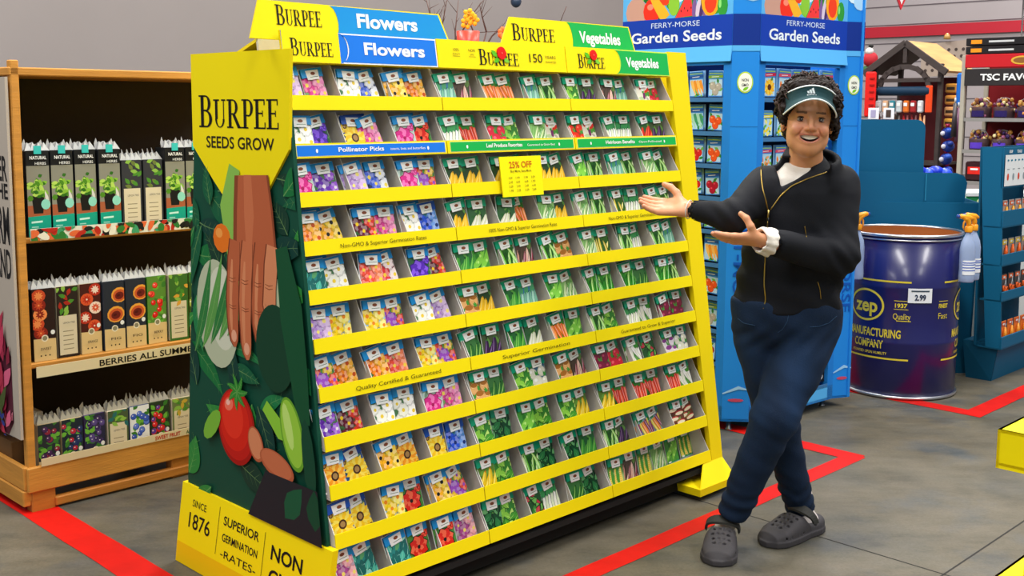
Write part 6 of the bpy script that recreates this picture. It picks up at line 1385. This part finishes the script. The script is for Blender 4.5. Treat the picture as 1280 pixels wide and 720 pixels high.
# hands
def frame_(f, n):
    f = np.array(f, float); f /= np.linalg.norm(f); n = np.array(n, float); n -= f*(n@f); n /= np.linalg.norm(n); return f, n
def hand(w0, f, n, right, curls, thumb, s=1.):
    f, n = frame_(f, n); t = np.cross(f, n) if right else np.cross(n, f)
    L = lambda a, b, c: w0+(f*a+t*b+n*c)*s
    prims = []
    for b0, b1 in ((.016, .030), (.006, .011), (-.006, -.010), (-.015, -.028)): prims.append((L(.0, b0, 0), L(.088, b1, 0), .0155*s, .0125*s, .016))
    prims.append((L(.02, .022, .006), L(.055, .030, .004), .015*s, .012*s, .014)); prims.append((L(.02, -.02, .005), L(.07, -.026, .003), .013*s, .011*s, .014))
    prims.append((w0-f*.022*s, L(.01, 0, 0), .026*s, .0235*s, .02))
    fing = []
    for (b, ln_, sp), cu in zip(((.030, .070, .06), (.010, .078, .01), (-.010, .073, -.04), (-.028, .058, -.1)), curls):
        p = L(.085, b, .0); a = 0.; d = f+t*sp; d /= np.linalg.norm(d); ch = [p]
        for k, (q, c) in enumerate(((.45, cu[0]), (.30, cu[1]), (.25, cu[2]))): a += c; dd = d*math.cos(a)+n*math.sin(a); p = p+dd*ln_*q*s; ch.append(p)
        fing.append((ch, [.0102, .0092, .0085, .0074], ))
    tb = [L(.022, .026, .004)]; p = tb[0]
    for d_, l_ in thumb: v = f*d_[0]+t*d_[1]+n*d_[2]; v = v/np.linalg.norm(v); p = p+v*l_*s; tb.append(p)
    def fn(P):
        d = None
        for a, b, ra, rb, k in prims: e = rc(P, a, b, ra, rb, (n, 1.25)); d = e if d is None else smin(d, e, k)
        for ch, rr_ in fing:
            g = None
            for i in range(3): e = rc(P, ch[i], ch[i+1], rr_[i]*s, rr_[i+1]*s); g = e if g is None else smin(g, e, .003)
            d = smin(d, g, .006)
        g = None; tr = [.0145, .0125, .0112, .0092]
        for i in range(3): e = rc(P, tb[i], tb[i+1], tr[i]*s, tr[i+1]*s); g = e if g is None else smin(g, e, .005)
        return smin(d, g, .012)
    allp = [w0-f*.08*s]+[q for ch, _ in fing for q in ch]+tb; lo = np.min(allp, 0)-.03; hi = np.max(allp, 0)+.03
    return fn, lo, hi, fing, tb
RW = WR+(WR-ER)/np.linalg.norm(WR-ER)*.012
hR = hand(RW, Wp(796, 256, 3.75)-Wp(862, 262, 3.68), (.05, -.62, .78), True, ((.05, .1, .1), (.12, .14, .12), (.2, .2, .15), (.26, .25, .2)), (((.55, .75, .35), .042), ((.8, .5, .35), .03), ((.95, .15, .3), .024)), .98)
LW = WL+(WL-EL)/np.linalg.norm(WL-EL)*.022
hL = hand(LW, Wp(888, 299, 3.50)-Wp(952, 303, 3.48), (.0, .42, .9), False, ((.02, .06, .06), (.06, .1, .1), (.1, .14, .12), (.12, .2, .15)), (((.5, .6, .7), .04), ((.5, .15, .85), .03), ((.75, .0, .6), .024)), .93)
# head
HC = Wp(1010, 150.5, 3.67)
def rot(yaw, pitch, roll):
    cy, sy = math.cos(yaw), math.sin(yaw); Rz = np.array([[cy, -sy, 0], [sy, cy, 0], [0, 0, 1]]); cp, sp = math.cos(pitch), math.sin(pitch); Rx = np.array([[1, 0, 0], [0, cp, -sp], [0, sp, cp]])
    cr, sr = math.cos(roll), math.sin(roll); Ry = np.array([[cr, 0, sr], [0, 1, 0], [-sr, 0, cr]]); return Rz@Rx@Ry
HR = rot(math.radians(-9), math.radians(-2), math.radians(3))
yawv = HR[:, 0]
def HW(p): return HC+HR@np.array(p, float)                       # head-frame point to world
def toH(P): return (P-np.asarray(HC, np.float32))@np.asarray(HR, np.float32)
def head(P):
    Q = toH(P); X = Q.copy(); X[..., 0] = np.abs(X[..., 0])
    d = el(Q, (0, .012, .032), (.074, .094, .088))
    d = smin(d, el(Q, (0, -.018, -.035), (.058, .074, .082)), .03)
    d = smin(d, el(Q, (0, -.055, -.090), (.030, .032, .026)), .03)
    d = smin(d, el(X, (.044, -.02, -.062), (.017, .035, .028)), .03)
    d = smin(d, el(X, (.036, -.068, -.033), (.022, .02, .019)), .02)      # cheeks lifted by the smile
    d = smin(d, rc(X, (0, -.083, .020), (.036, -.074, .020), .0085, .008), .018)
    d = smax(d, -el(X, (.031, -.098, .001), (.018, .017, .0085)), .010)
    n_ = rc(Q, (0, -.088, .008), (0, -.107, -.027), .0068, .0098); n_ = smin(n_, el(X, (.0105, -.097, -.030), (.0075, .009, .0065)), .005); d = smin(d, n_, .010)
    d = smax(d, -el(X, (.007, -.106, -.040), (.0032, .004, .003)), .003)
    # lips around an open smile
    mo = np.sqrt((X[..., 0]/.033)**2+((Q[..., 2]+.060-7.*X[..., 0]**2)/.0112)**2)
    lipd = np.abs(mo-1.05)*.0085-.0035; yy = -.090+X[..., 0]**2*14; lip = np.sqrt(np.maximum(lipd+.0035, 0)**2+(Q[..., 1]-yy)**2)-.0055
    d = smin(d, np.where(lipd < .02, lip, 1).astype(np.float32), .006)
    cav = np.maximum((mo-.86)*.0095, np.abs(Q[..., 1]+.092)-.020); d = smax(d, -cav, .002)
    nl = rc(X, (.024, -.090, -.030), (.040, -.078, -.056), .0015, .0015); d = smax(d, -nl, .006)
    e_ = el(X, (.075, .018, -.012), (.010, .019, .029)); e_ = smax(e_, -el(X, (.084, .010, -.008), (.006, .010, .017)), .004); d = smin(d, e_, .006)
    nk = rc(P, HW((0, .03, -.06)), V3(NK[0], NK[1]+.02, NK[2]-.06), .052, .056); d = smin(d, nk, .022)
    # eyelids narrowed by the smile
    return d
def eyeball(P): return el(np.concatenate([np.abs(toH(P)[..., :1]), toH(P)[..., 1:]], -1), (.0305, -.0715, .001), (.013, .0125, .012))
cS, cS2, cR_, cL = [np.array(hx(k)) for k in ('#d6976f', '#c27e5a', '#c8705a', '#b4605a')]
def bodycol(V):
    C = np.tile(cS, (len(V), 1)); Q = toH(V.astype(np.float32)); X = np.abs(Q[:, 0]); inh = (np.abs(Q).max(1) < .16)
    def mixc(w, c): 
        w = np.clip(w, 0, 1)[:, None]; C[:] = C*(1-w)+c*w
    mixc(inh*np.exp(-((X-.036)**2+(Q[:, 2]+.03)**2)/.0004)*.5, cR_)
    mixc(inh*np.exp(-((X)**2+(Q[:, 2]+.03)**2)/.00018)*.35*(Q[:, 1] < -.09), cR_)
    mo = np.sqrt((X/.033)**2+((Q[:, 2]+.060-7.*X**2)/.0112)**2); mixc(inh*(Q[:, 1] < -.06)*((mo > .8) & (mo < 1.34) & (X < .032))*.6, cL); mixc(inh*(Q[:, 1] < -.04)*(mo <= .84), np.array(hx('#3a1414')))
    br = (np.abs(Q[:, 2]-(.0225-.06*np.abs(X-.03))) < .0035) & (X > .014) & (X < .046) & (Q[:, 1] < -.05); mixc(inh*br*.75, np.array(hx('#3a2620')))
    # knuckles and finger tips a little redder
    for fg in (hR, hL):
        for ch, _ in fg[3]:
            for q in (ch[0], ch[-1]): mixc(np.exp(-((V-q)**2).sum(1)/.00018)*.35, cR_)
    return C
def body(P):
    d = torso(P, -.02)
    for a, b, c, r0, r1, r2 in ((SR, ER, RW, .045, .036, .025), (SLs, EL, LW, .047, .038, .025)): d = smin(d, smin(rc(P, a, b, r0, r1), rc(P, b, c, r1, r2), .02), .03)
    d = smin(d, el(P, V3(.98, PY+.01, .80), (.13, .075, .10)), .03)
    d = smax(d, .86-P[..., 2], .01)
    for a, b, c in ((HF, KF, AF), (HB_, KB, AB)): d = smin(d, smin(rc(P, a, b, .055, .045), rc(P, b, c, .045, .034), .03), .02)
    return d
# shoes: placement by heel and toe on the floor
FT = V3(.727, 3.55, 0); FH = V3(.80, 3.80, 0); BT = V3(.925, 3.725, 0); BH = V3(1.155, 3.885, 0)
def footfn(T, H, A):
    def fn(P): return smin(smin(rc(P, H+(T-H)*.2+UP*.042, H+(T-H)*.7+UP*.032, .028, .020), rc(P, H+(T-H)*.17+UP*.045, A, .030, .034), .02), rc(P, A, A+UP*.05, .034, .038), .02)
    return fn
fF, fB = footfn(FT, FH, AF+V3(0, .0, -.0)), footfn(BT, BH, AB)
shells = [(body, (.60, 3.4, .1), (1.26, 3.93, 1.33), .012, 1), (head, HC-V3(.12, .14, .24), HC+V3(.12, .15, .14), .0024, 1), (hR[0], hR[1], hR[2], .0022, 1), (hL[0], hL[1], hL[2], .0022, 1),
          ]
bo = soft('body', shells, SKIN, person, bodycol)
for fn_, lo_, hi_ in ((fF, (.62, 3.45, .0), (.92, 3.92, .22)), (fB, (.84, 3.62, .0), (1.24, 4.0, .22))): soft('sock', [(fn_, lo_, hi_, .006, 1)], COTTON, person, lambda V: np.tile(np.array(hx('#d8cfcb')), (len(V), 1)))
nl = MB()
for fg, nn_ in ((hR, -1), (hL, -1)):
    pass
# eyes, teeth
for sx, nm in ((-1, 'eye'), (1, 'eye')):
    e = MB(); c = HW((sx*.0305, -.0712, .000)); e.ball(c, .0115, hx('#9a8f88'), 16, 10)
    look = -HR[:, 1]*.0105; fr = (c+look*1.0, HR[:, 0], HR[:, 2], -HR[:, 1]); disc(e, fr, .0058, .0058, hx('#2a1a14'), .0007, 14); disc(e, (fr[0]+HR[:, 2]*.0015+HR[:, 0]*.001, *fr[1:]), .0011, .0011, hx('#f4f4f4'), .0016, 8)
    e.build('eye', EYE, person)
    l = MB(); 
    for z_, col in ((.0075, '#2a1a16'),): l.tube([HW((sx*(.0305+q), -.0835+abs(q)**1*.25, z_-.9*0-9*q*q)) for q in np.linspace(-.0135, .0135, 7)], [.0008, .0016, .0019, .0019, .0019, .0016, .0008], hx(col), 6)
    l.tube([HW((sx*(.0305+q), -.0825+abs(q)*.25, -.0060+9*q*q)) for q in np.linspace(-.0125, .0125, 7)], [.0006, .001, .0012, .0012, .0012, .001, .0006], hx('#7a4634'), 6)
    l.build('eyelashes', HAIR, person)
te = MB(); pts = []
for i in range(12):
    x0, x1 = -.027+.0045*i, -.027+.0045*(i+1)
    f_ = lambda x: (x, -.0868+x*x*14, 0)
    zt = -.0505+6.5*((x0+x1)/2)**2; zb_ = zt-.0125+.003*abs(i-5.5)/5.5
    A_, B_ = f_(x0+.0002), f_(x1-.0002); te.slab([HW((A_[0], A_[1], zb_)), HW((B_[0], B_[1], zb_)), HW((B_[0], B_[1], zt)), HW((A_[0], A_[1], zt))], -HR[:, 1], .003, hx('#ece4d4'))
te.build('teeth', EYE, person)
# hair
rnd = random.Random(77)
blobs = []
for i in range(95):
    a = rnd.uniform(0, 2*PI); zz = rnd.uniform(-.2, 1.); 
    zc = .045+.088*zz; rr_ = math.sqrt(max(0, 1-zz*zz)); c = (.088*rr_*math.cos(a), .02+.1*rr_*math.sin(a), zc)
    if c[1] < -.045 and c[2] < .085: continue
    blobs.append((c, rnd.uniform(.012, .022)))
def hair(P):
    Q = toH(P); X = Q.copy(); X[..., 0] = np.abs(X[..., 0])
    d = el(Q, (-.004, .022, .050), (.084, .098, .090)); d = smin(d, el(Q, (0, .062, -.02), (.078, .052, .07)), .03); d = smin(d, el(X, (.078, .006, .012), (.016, .03, .045)), .015)
    d = smin(d, el(Q, (.088, .03, -.02), (.018, .03, .04)), .015); d = smin(d, el(Q, (-.004, -.02, .108), (.072, .055, .030)), .02)
    for c, r_ in blobs: d = smin(d, np.sqrt(((Q-np.asarray(c, np.float32))**2).sum(-1))-r_, .008)
    d = smax(d, -el(Q, (0, -.085, -.03), (.071, .075, .105)), .008); d = smax(d, -el(X, (.081, .012, -.018), (.014, .018, .028)), .006)
    x, y, z_ = Q[..., 0], Q[..., 1], Q[..., 2]
    return d+.0022*np.sin(x*260+4*np.sin(z_*90))*np.sin(y*230+3*np.sin(x*110))+.0015*np.sin(z_*330+5*np.sin(y*120))
cH = np.array(hx('#1f1512'))
ho = soft('hair', [(hair, HC-V3(.13, .1, .12), HC+V3(.13, .16, .17), .003, 0)], HAIR, person, lambda V: np.tile(cH, (len(V), 1)))
lk = MB()
for i in range(420):
    a = rnd.uniform(0, 2*PI); zz = rnd.uniform(-.35, 1.); rr_ = math.sqrt(max(0, 1-zz*zz)); nrm = V3(rr_*math.cos(a), rr_*math.sin(a), zz); c = V3(.09, .106, .092)*nrm+V3(0, .02, .048)
    if c[1] < -.02 and c[2] < .098: continue
    if abs(c[0]) > .07 and c[1] < .03 and c[2] < .0: continue
    tg = np.cross(nrm, V3(rnd.uniform(-1, 1), rnd.uniform(-1, 1), rnd.uniform(-1, 1))); tg /= np.linalg.norm(tg)+1e-6; l = rnd.uniform(.025, .055); w_ = rnd.uniform(-.012, .012); bt = np.cross(nrm, tg)
    pts = [HW(c-nrm*.006+tg*l*t_+nrm*(.018*math.sin(PI*t_*.9)*rnd.uniform(.6, 1.5))+bt*w_*math.sin(PI*t_*1.5)) for t_ in (0, .25, .5, .75, 1)]
    lk.tube(pts, [.0035, .0042, .0038, .0026, .0006], lerp(hx('#1a110f'), hx('#3a2720'), rnd.random()), 5)
lk.build('hair_locks', HAIR, ho)
# visor
VT, VW = hx('#0f3a40'), hx('#e8f0f2')
vz = thing_v = None
v = MB()
def vis(th, s):     # s 0 band top .. 1 band foot .. 2 brim edge, in the head frame
    c, sn = math.cos(th), math.sin(th); rx, ry = .082, .104
    zt = .107-.028*sn*sn; zf = .078-.03*sn*sn
    if s <= 1: k = 1+.02*(1-s)*0; return (rx*sn*k, .004-ry*c*k, zt+(zf-zt)*s)
    q = s-1; ext = .062*max(0, c)**.8; return ((rx+ext*.12*q)*sn, .004-ry*c-ext*q, zf-q*(.016+.02*sn*sn))
ths = np.linspace(-1.45, 1.45, 31); ss = [0, .5, 1, 1.33, 1.66, 2]
G = [[HW(vis(t_, s_)) for s_ in ss] for t_ in ths]; n1 = len(ss)
vs = [p for r_ in G for p in r_]; ctr = HW((0, 0, .06))
vs2 = [p+(np.array(ctr)-p)*.018 for p in vs]
fs = [(i*n1+j, i*n1+j+1, (i+1)*n1+j+1, (i+1)*n1+j) for i in range(30) for j in range(n1-1)]
v.add(vs, fs, VT, 0, True); v.add(vs2, [f[::-1] for f in fs], VT, 0, True)
vo = v.build('visor', COTTON, person); vo['label'] = 'dark teal sun visor'
w = MB()
w.tube([HW(vis(t_, 0)) for t_ in ths], .0026, VW, 6); w.tube([HW(vis(t_, 2)) for t_ in ths], .0026, VW, 6); w.build('piping', COTTON, vo)['label'] = 'white piping'
w = MB(); w.tube([HW((.089*math.sin(a), .004-.104*math.cos(a)*(1 if math.cos(a) > 0 else 1.15), .079)) for a in np.linspace(1.4, 2*PI-1.4, 25)], .011, VT, 8, flat=.3); w.build('strap', COTTON, vo)
lg = MB(); f0 = (HW((-.006, .004-.104, .082)), HR[:, 0], HR[:, 2], -HR[:, 1])
for i, h_ in enumerate((.008, .013, .0185)):
    x = -.013+.0085*i; lg.poly([f0[0]+f0[1]*a+f0[2]*b+f0[3]*.0022 for a, b in ((x, 0), (x+.0062, 0), (x+.0062-h_*.35+.0, h_), (x-h_*.35, h_*.82))], VW)
lg.text('adidas', (f0[0]-f0[2]*.007, *f0[1:]), .008, VW, w=.03, bold=.03, off=.0024); lg.build('logo', COTTON, vo)['label'] = 'white three bar logo'
# clogs
CG = np.array(hx('#3d3a3e'))
def clog(T, H, label, nm, ank):
    L = np.linalg.norm(T-H); f = (T-H)/L; s = np.cross(UP, f)
    t = thing('clog', label, 'shoe', tuple((T+H)/2), 0, 'grey foam clogs')
    def X(a, b, c): return H+f*a*L+s*b+UP*c
    def shoe(P):
        q = P-np.asarray(H, np.float32); u = (q@np.asarray(f, np.float32))/L; v_ = q@np.asarray(s, np.float32); z_ = q[..., 2]
        wd = np.interp(u, [-.05, 0, .12, .35, .6, .82, .95, 1.03], [.014, .030, .042, .044, .056, .058, .044, .012])
        ht = np.interp(u, [-.05, 0, .1, .3, .42, .55, .7, .85, .95, 1.03], [.04, .058, .060, .050, .085, .088, .070, .056, .045, .018])
        k = np.sqrt((v_/wd)**4+((z_-ht*.45)/(ht*.56))**2)**1; k = np.power(np.abs(v_/wd)**2.6+np.abs((z_-ht*.45)/(ht*.56))**2.6, 1/2.6)
        d = (k-1)*.032
        d = smax(d, np.maximum(-.02-u, u-1.02)*L, .01)
        so = np.maximum((np.abs(v_)-wd-.003), np.maximum(np.abs(z_-.011)-.010, np.maximum(-.03-u, u-1.03)*L)); d = smin(d, so, .006)
        d = smax(d, .001-z_, .002)
        op = rc(P, X(.16, 0, .09), X(.34, 0, .10), .036, .040); op = smin(op, rc(P, ank, ank+UP*.1, .042, .042), .01); d = smax(d, -op, .006)
        for a in (.56, .64, .72, .8):
            for b in ((-.026, -.009, .009, .026) if a < .75 else (-.017, 0, .017)):
                c = X(a, b+(.005 if int(a*100) % 16 else 0), np.interp(a, [.55, .7, .85], [.09, .074, .058])-abs(b)*.35); d = np.maximum(d, -(np.sqrt(((P-np.asarray(c, np.float32))**2).sum(-1))-.0058))
        for a in (.5, .58, .66, .74, .82):
            for b in (-1, 1): c = X(a, b*np.interp(a, [.5, .8], [.044, .05]), .032); d = np.maximum(d, -(np.sqrt(((P-np.asarray(c, np.float32))**2).sum(-1))-.0062))
        return d
    lo = np.min([X(-.08, -.07, 0), X(-.08, .07, 0), X(1.08, -.07, 0), X(1.08, .07, 0)], 0); hi = np.max([X(-.08, -.07, .115), X(-.08, .07, .115), X(1.08, -.07, .115), X(1.08, .07, .115)], 0); lo[2] = -.004
    soft('clog_body', [(shoe, lo, hi, .0028, 1)], RUBBER, t, lambda V: np.tile(CG, (len(V), 1)))
    st = MB(); A_ = []; B_ = []
    for a in np.linspace(-1, 1, 21):
        cc = max(0., math.cos(a*PI/2)); u_ = .30+.12*cc; b_ = .052*math.sin(a*PI/2)*1.04; z_ = .058+.046*cc**.7
        up_ = UP*cc+s*(1 if a > 0 else -1)*(1-cc); up_ = up_/np.linalg.norm(up_); o_ = X(u_, b_, z_); w_ = f*.014*(.9+.1*cc)-UP*.008*cc
        A_.append((o_-w_, o_+w_, up_))
    vs = []
    for p_, q_, n_ in A_: vs += [p_-n_*.002, q_-n_*.002, q_+n_*.006, p_+n_*.006]
    fs = [(4*k_+i_, 4*k_+(i_+1) % 4, 4*k_+4+(i_+1) % 4, 4*k_+4+i_) for k_ in range(20) for i_ in range(4)]
    st.add(vs, fs, hx('#2f2f2c'), 0, False); st.build('strap', RUBBER, t)
    for b in (-1, 1):
        q = MB(); q.lathe([(0, 0), (.009, 0), (.009, .003), (0, .004)], X(.30, b*.054, .058), hx('#4a484c'), 12, ax=s*b); q.build('strap_rivet', RUBBER, t)
clog(FT, FH, 'grey foam clog on the foot nearest the camera, pointing at the viewer', 'front', AF+UP*.03)
clog(BT, BH, 'grey foam clog on the rear crossed foot, pointing left', 'front', AB+UP*.03)
# ------------------------------------------------------------------ light
w = bpy.data.worlds.new('store_air'); SC.world = w; w.use_nodes = True
w.node_tree.nodes['Background'].inputs[0].default_value = (.86, .93, 1, 1); w.node_tree.nodes['Background'].inputs[1].default_value = .42
def lamp(x, y, z, sx, sy, W_, col=(1, .97, .92), rz=0.):
    l = bpy.data.lights.new('ceiling_lamp', 'AREA'); l.shape = 'RECTANGLE'; l.size = sx; l.size_y = sy; l.energy = W_; l.color = col
    o = bpy.data.objects.new('ceiling_lamp', l); COL.objects.link(o); o.location = (x, y, z); o.rotation_euler = (0, 0, rz)
for x in (-3.2, .6, 4.4):
    for y in (-.5, 3.0, 6.5, 10.5): lamp(x, y, 5.2, .5, 2.4, {-.5: 100, 3.0: 160, 6.5: 200, 10.5: 150}[y])
SC.view_settings.view_transform = 'Standard'; SC.view_settings.look = 'None'; SC.view_settings.gamma = 1; SC.view_settings.use_curve_mapping = False
SC.view_settings.exposure = -0.1
